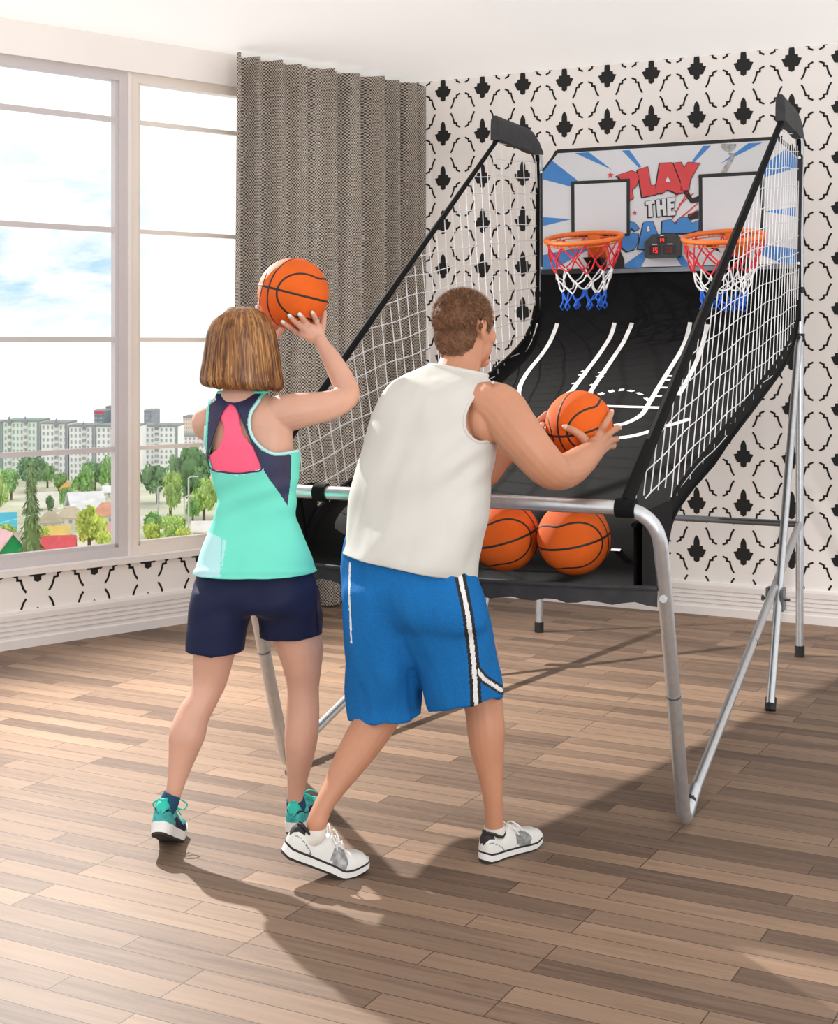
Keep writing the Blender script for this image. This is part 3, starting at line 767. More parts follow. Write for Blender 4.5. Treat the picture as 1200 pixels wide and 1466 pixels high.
# ------------------------------------------------------------------ view through the window
GZ = H - 40.0
def gy(py): return 40.0 * F / (py - HOR)
def O(px, py): return P(px, py, gy(py))           # point of the outside ground seen in that direction
gm = mat('outside_ground', (212, 210, 184), 0.9, var=.25, vscale=.05)
q = MB(); q.poly([(-420, 215, GZ), (60, 215, GZ), (110, 452, GZ), (-420, 452, GZ)]); tag(q.build('ground', gm, smooth=False), kind='structure')
MO = {}
def omat(n, rgb, **k):
    if n not in MO: MO[n] = mat('outside_' + n, rgb, .85, **k)
    return MO[n]
winm = omat('window_dark', (164, 170, 180), var=.1, vscale=.6)
winm2 = omat('balcony_shade', (176, 176, 182), var=.3, vscale=.8)
joint = omat('joint', (150, 154, 166), var=.1)
UNIT = None
def block(name, x0, x1, ytop, ybase, Y, colr, label, cols, rows, balc=(), roofcol=(150, 152, 150), group=None, stripe=None, tall=None):
    """a housing block facing the room; x0..x1, ytop give its visible extent at distance Y"""
    k = Y / F
    X0, X1, Z1 = (x0 - CX) * k + .25, (x1 - CX) * k - .25, H - (ytop - HOR) * k
    r = empty(name, ((X0 + X1) / 2, Y, GZ)); tag(r, label, 'building', group)
    q = MB(); q.hexa([(X0, Y, GZ), (X1, Y, GZ), (X1, Y + 12, GZ), (X0, Y + 12, GZ), (X0, Y, Z1), (X1, Y, Z1), (X1, Y + 12, Z1), (X0, Y + 12, Z1)])
    q.build('walls', omat('wall_' + '_'.join(map(str, colr)), colr, var=.04, vscale=.15), r, smooth=False)
    q = MB(); q.hexa([(X0, Y - .3, Z1), (X1, Y - .3, Z1), (X1, Y + 12, Z1), (X0, Y + 12, Z1), (X0, Y - .3, Z1 + .5), (X1, Y - .3, Z1 + .5), (X1, Y + 12, Z1 + .5), (X0, Y + 12, Z1 + .5)])
    q.build('roof', omat('roof_' + '_'.join(map(str, roofcol)), roofcol, var=.05), r, smooth=False)
    W = X1 - X0; Hh = min(Z1 - GZ, 26); dz = Hh / rows; dx = W / cols
    me = None
    for i in range(cols):
        for j in range(rows):
            if i in balc: continue
            c = (X0 + (i + .5) * dx, Y - .06, Z1 - (j + .55) * dz)
            if me is None:
                b_ = MB(); b_.box((0, 0, 0), dx * .2, .06, dz * .27); o = b_.build('window', winm, smooth=False); me = o.data
            else:
                o = bpy.data.objects.new('window', me); COL.objects.link(o)
            o.location = c; child(o, r)
    for i in balc:
        cx = X0 + (i + .5) * dx
        for j in range(rows):
            z = Z1 - (j + .55) * dz
            b_ = MB(); b_.box((cx, Y - .45, z - dz * .28), dx * .46, .4, dz * .2, mi=0); b_.box((cx, Y - .1, z + dz * .16), dx * .44, .1, dz * .24, mi=1)
            b_.build('balcony', [omat('balcony_white', (226, 226, 224), var=.05), winm2], r, smooth=False)
        b_ = MB(); w = dx * .55
        b_.prism([(cx - w, Y - .9, Z1 - dz * .1), (cx + w, Y - .9, Z1 - dz * .1), (cx + w, Y - .9, Z1 + .2), (cx, Y - .9, Z1 + 1.6), (cx - w, Y - .9, Z1 + .2)], (0, .9, 0)); b_.build('gable', joint, r, smooth=False)
    if stripe:
        b_ = MB(); b_.box(((X0 + X1) / 2, Y - .15, Z1 - .4), W / 2, .15, .45); b_.build('red_band', omat('red_band', (200, 60, 80)), r, smooth=False)
    else:
        b_ = MB(); b_.box((X1 - .4, Y - .1, (Z1 + GZ) / 2), .35, .2, (Z1 - GZ) / 2); b_.build('drain_joint', joint, r, smooth=False)
    return r
YB = 430
block('apartment_block', -60, 4, 606, 690, YB, (228, 244, 234), 'pale green apartment block cut off by the left photo edge', 7, 9, (3,))
block('apartment_block', 4, 58, 604, 690, YB, (230, 242, 230), 'pale green apartment block with two balcony columns seen above the large conifer', 9, 9, (1, 5), (140, 160, 150))
block('apartment_block', 58, 98, 607, 690, YB, (246, 247, 245), 'white apartment block with a dark gable above one balcony column, second in the row', 6, 9, (3,))
block('apartment_block', 98, 137, 611, 690, YB, (248, 248, 247), 'white apartment block in the row, left of the last block before the white window post', 6, 9, (3,))
block('apartment_block', 137, 200, 611, 690, YB, (248, 249, 248), 'white apartment block partly hidden by the white window post, below the red striped tower', 9, 9, (3,))
block('apartment_block', 200, 256, 611, 690, YB + 14, (246, 248, 245), 'white apartment block seen in the right window above the dark trees', 8, 9, (3,))
block('office_tower', 134, 150, 589, 690, YB + 60, (106, 124, 128), 'dark grey tower with a red roof band behind the white blocks', 6, 12, (), stripe=True)
block('office_tower', 150.5, 180, 583.5, 690, YB + 75, (120, 134, 142), 'taller blue grey tower behind the red banded tower', 7, 12, ())
block('office_tower', 205, 221, 589, 690, YB + 60, (140, 148, 152), 'grey tower standing in the right window just beside the window post', 6, 12, ())
block('office_tower', 261, 283, 598, 690, YB + 70, (232, 214, 190), 'cream coloured stepped tower at the right, beside the woman in the mint top', 6, 11, ())
block('apartment_block', 256, 312, 625, 690, YB + 34, (238, 230, 228), 'low white apartment block below the cream tower', 9, 8, ())

def house(px, py, w, h, roofcol, label, wall=(236, 232, 222), ang=0.3, d=None, gable=True, rh=None):
    """w,h in photo pixels at that distance; py is the foot of the house"""
    p = O(px, py); k = p.y / F; W = w * k / 2; Hh = h * k; D = (d or w * .8) * k / 2; RH = (rh or h * .9) * k
    r = empty('house', (p.x, p.y, GZ)); tag(r, label, 'house')
    R = Matrix.Rotation(ang, 3, 'Z'); T = lambda x, y, z: Vector((p.x, p.y, GZ)) + R @ Vector((x, y, z))
    q = MB(); q.hexa([T(-W, -D, 0), T(W, -D, 0), T(W, D, 0), T(-W, D, 0), T(-W, -D, Hh), T(W, -D, Hh), T(W, D, Hh), T(-W, D, Hh)])
    wm = omat('house_' + '_'.join(map(str, wall)), wall, var=.06, vscale=.3)
    if gable: q.prism([T(W, -D, Hh), T(W, D, Hh), T(W, 0, Hh + RH)], R @ Vector((-2 * W, 0, 0)))
    q.build('walls', wm, r, smooth=False)
    e = .5; q = MB()
    if gable:
        for sg in (-1, 1):
            dn = Vector((0, 0, -.35))
            q.prism([T(-W - e, sg * (D + e), Hh - e * RH / D), T(W + e, sg * (D + e), Hh - e * RH / D), T(W + e, 0, Hh + RH + .05), T(-W - e, 0, Hh + RH + .05)], (0, 0, .3))
    else:
        b4 = [T(-W - e, -D - e, Hh), T(W + e, -D - e, Hh), T(W + e, D + e, Hh), T(-W - e, D + e, Hh)]; rd = [T(-W * .4, 0, Hh + RH), T(W * .4, 0, Hh + RH)]
        q.add(b4 + rd, [(3, 2, 1, 0), (0, 1, 5, 4), (2, 3, 4, 5), (1, 2, 5), (3, 0, 4)])
    q.build('roof', omat('hroof_' + '_'.join(map(str, roofcol)), roofcol, var=.07, vscale=.5), r, smooth=False)
    for x in (-.45, .3):
        q = MB(); c = T(W * x, -D - .04, Hh * .5); q.box(c, W * .14, .05, Hh * .24, R); q.build('window', winm, r, smooth=False)
house(10, 812, 52, 26, (236, 190, 192), 'green walled house with a pale pink roof at the bottom left of the window', (22, 150, 84), -1.0, rh=24, d=40)
house(2, 764, 36, 12, (86, 190, 214), 'house with a turquoise roof at the left photo edge', rh=16)
house(84, 806, 42, 15, (224, 92, 100), 'white house with a bright red roof at the bottom of the left window', (240, 234, 226), .15, rh=22)
house(72, 757, 30, 10, (186, 176, 150), 'house with a beige hipped roof behind the yellow roofed house', gable=False, ang=.2, rh=15)
house(102, 750, 32, 10, (206, 192, 166), 'house with a beige hipped roof in front of the long white roof', gable=False, ang=-.2, rh=15)
house(122, 738, 46, 12, (236, 236, 238), 'grey gabled house with a long white roof', (150, 150, 152), .5, rh=20)
house(66, 732, 30, 10, (238, 232, 222), 'cream house with a whitish roof beside the conifer', rh=16)
house(80, 775, 34, 9, (226, 196, 110), 'low house with a yellow roof above the red roofed house', rh=11)
house(152, 748, 34, 11, (222, 160, 132), 'house with an orange pink hipped roof near the white window post', gable=False, ang=.3, rh=18)
house(158, 778, 34, 12, (222, 166, 168), 'house with a pink roof at the lower right of the left window', rh=14)
house(97, 708, 20, 7, (228, 168, 92), 'small house with an orange pyramid roof below the blocks', gable=False, rh=10)
house(138, 770, 22, 8, (196, 120, 104), 'low house with a brick red roof behind the lime green tree', rh=9)
house(160, 712, 22, 9, (238, 238, 238), 'white house right of the round trees beside the window post', rh=6)
house(292, 778, 30, 20, (240, 236, 230), 'white house with cream walls in the right window beside the woman', (240, 226, 190), .1, rh=10)
house(234, 803, 28, 14, (226, 224, 220), 'white flat house at the bottom of the right window', rh=4)
house(214, 756, 20, 8, (230, 226, 220), 'small white house in the right window by the post', rh=8)

# trees: trunk and a crown of leaves
LEAFN = 520
def crown_mesh(seed, kind):
    rnd = random.Random(seed); q = MB()
    if kind != 'conifer':
        blobs = [(rnd.uniform(-.45, .45), rnd.uniform(-.45, .45), rnd.uniform(.35, .85), rnd.uniform(.28, .42)) for _ in range(9)] + [(0, 0, .6, .45)]
        if kind == 'slim': blobs = [(x * .6, y * .6, z, r * .75) for x, y, z, r in blobs] + [(0, 0, .95, .2)]
        for k in range(LEAFN):
            x, y, z, r = rnd.choice(blobs); v = Vector((rnd.gauss(0, 1), rnd.gauss(0, 1), rnd.gauss(0, 1))).normalized() * r * rnd.uniform(.75, 1.05)
            c = Vector((x, y, z)) + Vector((v.x, v.y, v.z * .75))
            a = Vector((rnd.gauss(0, 1), rnd.gauss(0, 1), rnd.gauss(0, 1))).normalized() * .085; b_ = a.orthogonal().normalized() * .07
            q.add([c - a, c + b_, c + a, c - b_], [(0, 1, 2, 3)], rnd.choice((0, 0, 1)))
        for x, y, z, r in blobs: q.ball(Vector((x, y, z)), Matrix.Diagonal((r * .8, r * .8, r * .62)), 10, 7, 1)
    else:
        for k in range(900):
            z = rnd.uniform(.12, 1.0); R_ = (1 - z) * .55 + .06; a_ = rnd.uniform(0, 2 * pi); tier = .75 + .25 * sin(z * 34 + 3 * sin(a_ * 2))
            rr = R_ * tier * sqrt(rnd.uniform(.15, 1)); c = Vector((cos(a_) * rr, sin(a_) * rr, z - rr * .12))
            a = Vector((cos(a_) * .09, sin(a_) * .09, -.03 + rnd.uniform(-.02, .02))); b_ = Vector((-sin(a_), cos(a_), rnd.uniform(-.4, .4))) * .03
            q.add([c - a, c + b_, c + a, c - b_], [(0, 1, 2, 3)], rnd.choice((0, 0, 1)))
        q.rings([[Vector((cos(x) * r_, sin(x) * r_, z)) for x in np.linspace(0, 2 * pi, 9)[:-1]] for z, r_ in ((.14, .32), (.5, .2), (.95, .03))], 1)
    return q
_cm = {}
def tree(px, py, w, h, rgb, kind, label, seed=0):
    p = O(px, py); k = p.y / F; W, Hh = w * k / 2, h * k
    key = (kind, seed % 3, rgb)
    r = empty('tree' if kind != 'conifer' else 'conifer', (p.x, p.y, GZ)); tag(r, label, 'tree', 'trees outside the window')
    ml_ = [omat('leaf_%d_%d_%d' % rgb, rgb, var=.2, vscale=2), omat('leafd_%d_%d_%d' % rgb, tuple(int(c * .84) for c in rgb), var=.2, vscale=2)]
    if key not in _cm:
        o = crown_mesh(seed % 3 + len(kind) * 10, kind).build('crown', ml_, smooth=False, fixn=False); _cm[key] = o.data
    else:
        o = bpy.data.objects.new('crown', _cm[key]); COL.objects.link(o)
    o.location = (p.x, p.y, GZ + (.0 if kind == 'conifer' else Hh * .12)); o.scale = (W / (.78 if kind == 'round' else .55), W / .7, Hh * (1.0 if kind == 'conifer' else .80)); o.rotation_euler = (0, 0, seed * 1.3); child(o, r)
    q = MB(); q.tube([(p.x, p.y, GZ - .2), (p.x, p.y, GZ + Hh * .5)], W * .07 + .12, 8); q.build('trunk', omat('bark', (110, 92, 74), var=.1), r)
DG, MG, LG, YG, CG = (126, 166, 112), (150, 198, 112), (190, 222, 126), (218, 234, 116), (136, 160, 98)
tree(45, 834, 62, 166, CG, 'conifer', 'tall open crowned dark conifer in front of the red roofed house, left window', 1)
tree(128, 800, 50, 76, YG, 'slim', 'yellow green tree at the bottom of the left window beside the red roof', 2)
tree(156, 806, 34, 46, YG, 'round', 'low lime green tree beside the white window post in the left window', 1)
for i, (x, y, w, h, c, lb_) in enumerate([(40, 708, 46, 52, DG, 'dark round tree behind the conifer, in front of the pale green blocks'), (16, 716, 34, 40, MG, 'green round tree left of the conifer'), (-2, 740, 26, 66, LG, 'light green tree at the left photo edge'),
        (68, 702, 24, 34, MG, 'small green tree in front of the second white block'), (84, 706, 22, 26, MG, 'small green tree left of the orange pyramid roof'), (118, 716, 34, 50, MG, 'green round tree behind the long white roof, left of its pair'), (136, 706, 34, 42, DG, 'dark green round tree behind the long white roof, right of its pair'), (158, 706, 28, 48, MG, 'green tree at the right edge of the left window, below the white block'),
        (74, 735, 14, 28, DG, 'narrow dark tree between the cream house and the grey gabled house'), (92, 732, 20, 32, MG, 'green tree beside the grey gable of the long white roofed house'), (113, 733, 12, 22, MG, 'little green tree in front of the long white roof'),
        (272, 734, 56, 92, DG, 'large dark leafy tree rising behind the lamp posts in the right window'), (226, 724, 44, 56, DG, 'dark green tree in the right window beside the window post'), (244, 742, 34, 60, LG, 'light green tree below the dark trees in the right window'), (292, 742, 38, 56, LG, 'light green tree beside the waist of the woman in the mint top'),
        (216, 788, 26, 36, YG, 'bright lime bush at the bottom left of the right window'), (252, 786, 40, 44, LG, 'light green bushy tree at the bottom of the right window'), (226, 766, 40, 34, MG, 'mid green tree in the middle of the right window'), (276, 752, 20, 34, MG, 'small green tree right of the taller lamp post'), (262, 790, 30, 30, YG, 'lime green bush beside the white house in the right window'),
        (98, 792, 20, 30, YG, 'small yellow bush beside the red roof'), (8, 775, 30, 22, LG, 'light green bush above the green walled house'), (60, 784, 26, 28, YG, 'yellow green bush right of the conifer trunk')]):
    tree(x, y + 3.5 * (i % 3 - 1), w * 1.02, h * 1.1, c, 'round', lb_, i)
MO['pole'] = mat('outside_pole', (206, 206, 208), .5, var=.02)
def pole(px, ybase, ytop, label):
    p = O(px, ybase); t = P(px, ytop, p.y); r = empty('street_lamp', p); tag(r, label, 'street lamp')
    q = MB(); q.tube([p, t], .17, 8); q.build('post', MO['pole'], r)
    q = MB(); q.tube([t, t + Vector((.8, 0, .3)), t + Vector((1.3, 0, .3))], .12, 6); q.box(t + Vector((1.5, 0, .25)), .5, .25, .12); q.build('lamp_head', MO['pole'], r)
pole(226, 736, 698, 'short white pole at the left side of the right window')
pole(270, 772, 684, 'tall white lamp post in the right window')
pole(264, 776, 712, 'thin lamp post just left of the tall white one')
pole(99, 788, 762, 'thin white pole in front of the red roof')

# ------------------------------------------------------------------ camera, world, light
cam = bpy.data.cameras.new('camera'); co = bpy.data.objects.new('camera', cam); COL.objects.link(co)
co.location = (0, 0, H); co.rotation_euler = (pi / 2, 0, 0)
cam.sensor_fit = 'HORIZONTAL'; cam.sensor_width = 36; cam.lens = 36 * F / 1200; cam.clip_end = 2000; cam.clip_start = .05
cam.shift_y = (HOR - 733) / 1466 * (1466 / 1200)
bpy.context.scene.camera = co

w = bpy.data.worlds.new('sky'); bpy.context.scene.world = w; w.use_nodes = True
nt = w.node_tree; nt.nodes.clear(); N = nt.nodes.new; Lk = nt.links.new
out = N('ShaderNodeOutputWorld'); bg = N('ShaderNodeBackground'); tc = N('ShaderNodeTexCoord')
mp = N('ShaderNodeMapping'); mp.inputs['Scale'].default_value = (9, 9, 22); mp.inputs['Rotation'].default_value = (0, .0, 0); Lk(tc.outputs['Generated'], mp.inputs['Vector'])
nz = N('ShaderNodeTexNoise'); nz.inputs['Scale'].default_value = 1.25; nz.inputs['Detail'].default_value = 6; nz.inputs['Roughness'].default_value = .6; nz.inputs['Distortion'].default_value = .3; Lk(mp.outputs[0], nz.inputs['Vector'])
cr = N('ShaderNodeValToRGB'); cr.color_ramp.elements[0].position = .44; cr.color_ramp.elements[1].position = .62; Lk(nz.outputs['Fac'], cr.inputs['Fac'])
cr.color_ramp.elements[0].color = (0, 0, 0, 1); cr.color_ramp.elements[1].color = (1, 1, 1, 1)
# a gap in the cloud cover low in the west
d0 = Vector(((70 - CX) / F, 1, (HOR - 350) / F)).normalized()
dt = N('ShaderNodeVectorMath'); dt.operation = 'DOT_PRODUCT'; dt.inputs[1].default_value = d0; nm = N('ShaderNodeVectorMath'); nm.operation = 'NORMALIZE'; Lk(tc.outputs['Generated'], nm.inputs[0]); Lk(nm.outputs[0], dt.inputs[0])
mr = N('ShaderNodeMapRange'); mr.inputs['From Min'].default_value = cos(radians(4.8)); mr.inputs['From Max'].default_value = cos(radians(1.5)); Lk(dt.outputs['Value'], mr.inputs['Value'])
mu = N('ShaderNodeMath'); mu.operation = 'MULTIPLY'; Lk(cr.outputs['Color'], mu.inputs[0]); Lk(mr.outputs[0], mu.inputs[1])
mc = N('ShaderNodeMix'); mc.data_type = 'RGBA'; mc.inputs['A'].default_value = (1, 1, 1, 1); mc.inputs['B'].default_value = (.42, .66, 1, 1); Lk(mu.outputs[0], mc.inputs['Factor'])
Lk(mc.outputs['Result'], bg.inputs['Color']); bg.inputs['Strength'].default_value = 1.2; Lk(bg.outputs[0], out.inputs['Surface'])

# key light high in the corner by the window
kl = bpy.data.lights.new('key_light', 'SPOT'); kl.energy = 1330; kl.color = (1, .96, .91); kl.shadow_soft_size = .035; kl.spot_size = radians(98); kl.spot_blend = .8
ko = bpy.data.objects.new('key_light', kl); COL.objects.link(ko); ko.location = (-2.0, 7.28, 3.0)
ko.rotation_euler = (Vector((.6, 5.0, 0)) - ko.location).to_track_quat('-Z', 'Y').to_euler()
def area(name, loc, aim, sx, sy, en, col=(1, .98, .96)):
    l = bpy.data.lights.new(name, 'AREA'); l.shape = 'RECTANGLE'; l.size = sx; l.size_y = sy; l.energy = en; l.color = col
    o = bpy.data.objects.new(name, l); COL.objects.link(o); o.location = loc; o.rotation_euler = (Vector(aim) - Vector(loc)).to_track_quat('-Z', 'Y').to_euler(); return o
area('fill_light', (2.4, -1.6, 1.75), (1.2, 8.2, 1.95), 2.0, 1.4, 125)
sc_ = bpy.context.scene
sc_.view_settings.view_transform = 'Standard'; sc_.view_settings.look = 'None'; sc_.view_settings.exposure = 0; sc_.view_settings.gamma = 1
# ------------------------------------------------------------------ people
from mathutils.bvhtree import BVHTree
def pxv(p, r=0): Y = p[2]; v = P(p[0], p[1], Y); return (v.x, v.y, v.z, (p[3] if len(p) > 3 else r) * Y / F)
class Solid(MB):
    def limb(s, pts, sub=5, n=18, ends=True):
        c = catmull([pxv(p) for p in pts], sub)
        s.tube([Vector(x[:3]) for x in c], [max(.003, x[3]) for x in c], n)
        if ends:
            for x in (c[0], c[-1]): s.ball(Vector(x[:3]), Matrix.Diagonal((x[3],) * 3), 14, 8)
    def torso(s, rows, th, sub=4, n=40, grow=0.0, pw=2.3, cap=True, lean=0.0, raw=False):
        rr = []
        for lx, ly, rx, ry, Y, k in rows:
            c = P((lx + rx) / 2, (ly + ry) / 2, Y); w = (rx - lx) / 2 * Y / F
            tt = np.linspace(0, 2 * pi, 181); ct, st_ = np.cos(tt), np.sin(tt)
            ext = np.max(np.abs(cos(th) * np.sign(ct) * np.abs(ct) ** (2 / pw) + k * sin(th) * np.sign(st_) * np.abs(st_) ** (2 / pw)))
            a = w / ext + grow; b = (a - grow) * k + grow
            sl = (ry - ly) / (rx - lx)
            rr.append((c.x, c.y, c.z, a, b, sl))
        rr = catmull(rr, sub); out = []
        for x, y, z, a, b, sl in rr:
            A = Vector((cos(th), -sin(th), -sl * cos(th))) * a; B = Vector((sin(th), cos(th), -lean)) * b; c = Vector((x, y, z)); ring = []
            for i in range(n):
                t = 2 * pi * i / n; cc, ss = cos(t), sin(t)
                ring.append(c + A * (abs(cc) ** (2 / pw) * (1 if cc >= 0 else -1)) + B * (abs(ss) ** (2 / pw) * (1 if ss >= 0 else -1)))
            out.append(ring)
        if raw: return out
        s.rings(out, 0, cap)
    def solid(s, name, mats, voxel, smooth=6, parent=None, fac=.5):
        o = s.build('tmp', mats, None)
        m = o.modifiers.new('r', 'REMESH'); m.mode = 'VOXEL'; m.voxel_size = voxel; m.use_smooth_shade = True
        m = o.modifiers.new('s', 'SMOOTH'); m.factor = fac; m.iterations = smooth
        dg = bpy.context.evaluated_depsgraph_get(); me = bpy.data.meshes.new_from_object(o.evaluated_get(dg)); me.name = name
        bpy.data.objects.remove(o)
        me.materials.clear()
        for mm_ in (mats if isinstance(mats, (list, tuple)) else [mats]): me.materials.append(mm_)
        me.polygons.foreach_set('use_smooth', [True] * len(me.polygons))
        o = bpy.data.objects.new(name, me); COL.objects.link(o)
        if parent is not None: child(o, parent)
        return o
def arrays(me):
    n = len(me.vertices); v = np.empty(n * 3); me.vertices.foreach_get('co', v); v = v.reshape(-1, 3)
    m = len(me.polygons); c = np.empty(m * 3); me.polygons.foreach_get('center', c); c = c.reshape(-1, 3)
    nn = np.empty(m * 3); me.polygons.foreach_get('normal', nn); nn = nn.reshape(-1, 3)
    return v, c, nn
def pxy(c): return CX + F * c[:, 0] / c[:, 1], HOR + F * (H - c[:, 2]) / c[:, 1]
def keep(me, mask):
    bm = bmesh.new(); bm.from_mesh(me); bm.faces.ensure_lookup_table()
    bmesh.ops.delete(bm, geom=[f for f, k in zip(bm.faces, mask) if not k], context='FACES'); bm.to_mesh(me); bm.free(); me.update()
def setmat(me, idx): me.polygons.foreach_set('material_index', idx.astype(np.int32)); me.update()
def displace(me, fn):
    n = len(me.vertices); nv = np.empty(n * 3); me.vertex_normals.foreach_get('vector', nv); nv = nv.reshape(-1, 3)
    co = np.empty(n * 3); me.vertices.foreach_get('co', co); co = co.reshape(-1, 3)
    f = np.array([fn(Vector(p)) for p in co])
    me.vertices.foreach_set('co', (co + nv * f[:, None]).ravel()); me.update()
def bvh_of(o):
    me = o.data; return BVHTree.FromPolygons([v.co[:] for v in me.vertices], [p.vertices[:] for p in me.polygons])
def surf(bvh, px, py, off=0.0, Y=4.5):
    d = (P(px, py, 1.0) - Vector((0, 0, H))).normalized(); h = bvh.ray_cast(Vector((0, 0, H)), d)
    if h[0] is None: return P(px, py, Y)
    return h[0] - d * off
def onball(px, py, B, off):
    c, r = B; o = Vector((0, 0, H)); d = (P(px, py, 1.0) - o).normalized(); r = r + off
    b = d.dot(c - o); disc = b * b - (c - o).length_squared + r * r
    return o + d * (b - sqrt(max(0, disc)))
def relax(me, y0, y1, it):
    bm = bmesh.new(); bm.from_mesh(me); vs = [v for v in bm.verts if y0 < proj(v.co)[1] < y1]
    for _ in range(it): bmesh.ops.smooth_vert(bm, verts=vs, factor=.5, use_axis_x=True, use_axis_y=True, use_axis_z=True)
    bm.to_mesh(me); bm.free(); me.update()
def thicken(o, t):
    m = o.modifiers.new('thickness', 'SOLIDIFY'); m.thickness = t; m.offset = -1

def head(s, c, az, el, k=1.0, roll=0.0):
    """ellipsoids of a head; az: facing angle from straight away towards the right"""
    f = Vector((sin(az) * cos(el), cos(az) * cos(el), sin(el))); r = Vector((cos(az), -sin(az), 0)); u = r.cross(f)
    if roll: Rr = Matrix.Rotation(roll, 3, f); r = Rr @ r; u = Rr @ u
    M3 = Matrix((f, u, r)).transposed()
    def e(o, rad, rot=None):
        D = Matrix.Diagonal(Vector(rad) * k)
        s.ball(c + M3 @ (Vector(o) * k), M3 @ (rot @ D if rot else D), 24, 14)
    e((-.008, .036, 0), (.093, .082, .076)); e((-.027, -.02, 0), (.072, .075, .066)); e((.022, .0, 0), (.07, .085, .068)); e((.035, -.05, 0), (.055, .062, .056)); e((.062, -.1, 0), (.026, .02, .027))
    e((.02, -.075, 0), (.05, .035, .05))
    Rn = Matrix.Rotation(radians(-22), 3, 'Z'); e((.09, -.005, 0), (.011, .034, .011), Rn); e((.101, -.03, 0), (.014, .012, .015)); e((.09, -.033, .013), (.010, .008, .008)); e((.09, -.033, -.013), (.010, .008, .008))
    e((.077, .03, .026), (.014, .009, .027)); e((.077, .03, -.026), (.014, .009, .027))
    e((.084, -.06, 0), (.011, .006, .023)); e((.081, -.070, 0), (.011, .007, .02))
    e((.058, -.025, .042), (.026, .026, .02)); e((.058, -.025, -.042), (.026, .026, .02))
    for sg in (1, -1):
        # ear: rim and lobe
        Re = Matrix.Rotation(radians(14), 3, 'Z') @ Matrix.Rotation(sg * radians(-20), 3, 'Y')
        s.tube([c + M3 @ (Vector(p) * k) for p in ((.004, .0, sg * .080), (.003, .022, sg * .084), (-.008, .033, sg * .089), (-.021, .028, sg * .093), (-.026, .012, sg * .093), (-.022, -.006, sg * .089), (-.014, -.02, sg * .084))], .0042 * k, 8)
        e((-.012, .004, sg * .078), (.013, .028, .007), Re); e((-.008, -.02, sg * .077), (.008, .012, .006), Re)
    return c, M3, k
def eyes(c, M3, k, parent, skin):
    for sg in (1, -1):
        q = MB(); p = c + M3 @ (Vector((.071, .012, sg * .031)) * k)
        q.ball(p, M3 @ Matrix.Diagonal(Vector((.0125, .0115, .0125)) * k), 14, 10, 0)
        q.ball(p + M3 @ Vector((.0075 * k, 0, 0)), M3 @ Matrix.Diagonal(Vector((.0056, .0056, .0056)) * k), 10, 6, 1)
        q.ball(p + M3 @ Vector((.0105 * k, 0, 0)), M3 @ Matrix.Diagonal(Vector((.003, .0027, .0027)) * k), 8, 6, 2)
        q.build('eye', [MT['eye_white'], MT['eye_iris'], MT['print_black']], parent)
def hairline_mask(c, M3, k, pts, fs, us):
    L = (pts - np.array(c)) @ np.array(M3) / k       # f,u,r
    nz_ = np.array([noise.noise(Vector(p) * 130) for p in pts]) if len(pts) < 400000 else 0
    return L, L[:, 1] > np.interp(L[:, 0], fs, us) + .006 * nz_

MT['skin_man'] = mat('skin_tan', (190, 134, 104), .5, var=.05, vscale=9, sss=.12, bump=.05, bscale=300)
MT['skin_woman'] = mat('skin_fair', (206, 158, 136), .48, var=.05, vscale=9, sss=.12, bump=.03, bscale=300)
MT['lip'] = mat('lip', (176, 96, 88), .45, var=.05); MT['eye_white'] = mat('eye_white', (235, 232, 228), .2, var=.02); MT['eye_iris'] = mat('eye_iris', (84, 104, 110), .25, var=.1)
MT['nail'] = mat('pale_nail', (214, 226, 232), .25, var=.02); MT['nail_man'] = mat('nail', (226, 184, 166), .35, var=.02)
MT['hair_man'] = mat('short_brown_hair', (120, 86, 64), .6, rgb2=(98, 68, 50), vscale=40, spec=.15)
MT['hair_woman'] = mat('auburn_hair', (150, 98, 52), .42, rgb2=(92, 54, 28), vscale=60, stretch=(1, 1, .06))
MT['hair_light'] = mat('honey_hair', (184, 134, 78), .4, rgb2=(140, 92, 48), vscale=60, stretch=(1, 1, .06))
MT['shirt_white'] = mat('white_jersey', (204, 202, 196), .8, spec=.15, var=.015, vscale=6, bump=.08, bscale=700)
MT['shorts_blue'] = mat('blue_mesh_fabric', (28, 106, 172), .85, spec=.12, var=.07, vscale=160, bump=.35, bscale=420)
MT['stripe_black'] = mat('stripe_black', (24, 24, 26), .7, var=.05); MT['stripe_white'] = mat('stripe_white', (226, 226, 226), .7, var=.03)
MT['mint'] = mat('mint_jersey', (112, 218, 196), .7, spec=.2, var=.03, vscale=5); MT['mint_pale'] = mat('mint_pale', (176, 226, 228), .6, var=.03, vscale=6)
MT['navy_mesh'] = mat('navy_mesh', (36, 46, 84), .6, rgb2=(46, 36, 66), vscale=22, bump=.3, bscale=500)
MT['pink'] = mat('pink_jersey', (250, 92, 128), .6, var=.03, vscale=8)
MT['navy'] = mat('navy_polyester', (30, 36, 64), .62, spec=.15, var=.05, vscale=8)
MT['sock_white'] = mat('white_sock', (222, 216, 208), .9, var=.03, bump=.2, bscale=500); MT['sock_navy'] = mat('navy_sock', (26, 66, 96), .9, var=.05, bump=.2, bscale=500)
MT['shoe_white'] = mat('white_leather', (214, 213, 208), .5, var=.02, vscale=30); MT['shoe_silver'] = mat('silver_mesh', (150, 150, 150), .4, .3, rgb2=(112, 112, 112), vscale=60)
MT['shoe_black'] = mat('shoe_black', (34, 29, 28), .7, var=.05); MT['sole_white'] = mat('foam_white', (226, 226, 224), .6, var=.02); MT['outsole'] = mat('outsole_dark', (44, 42, 42), .8, var=.1)
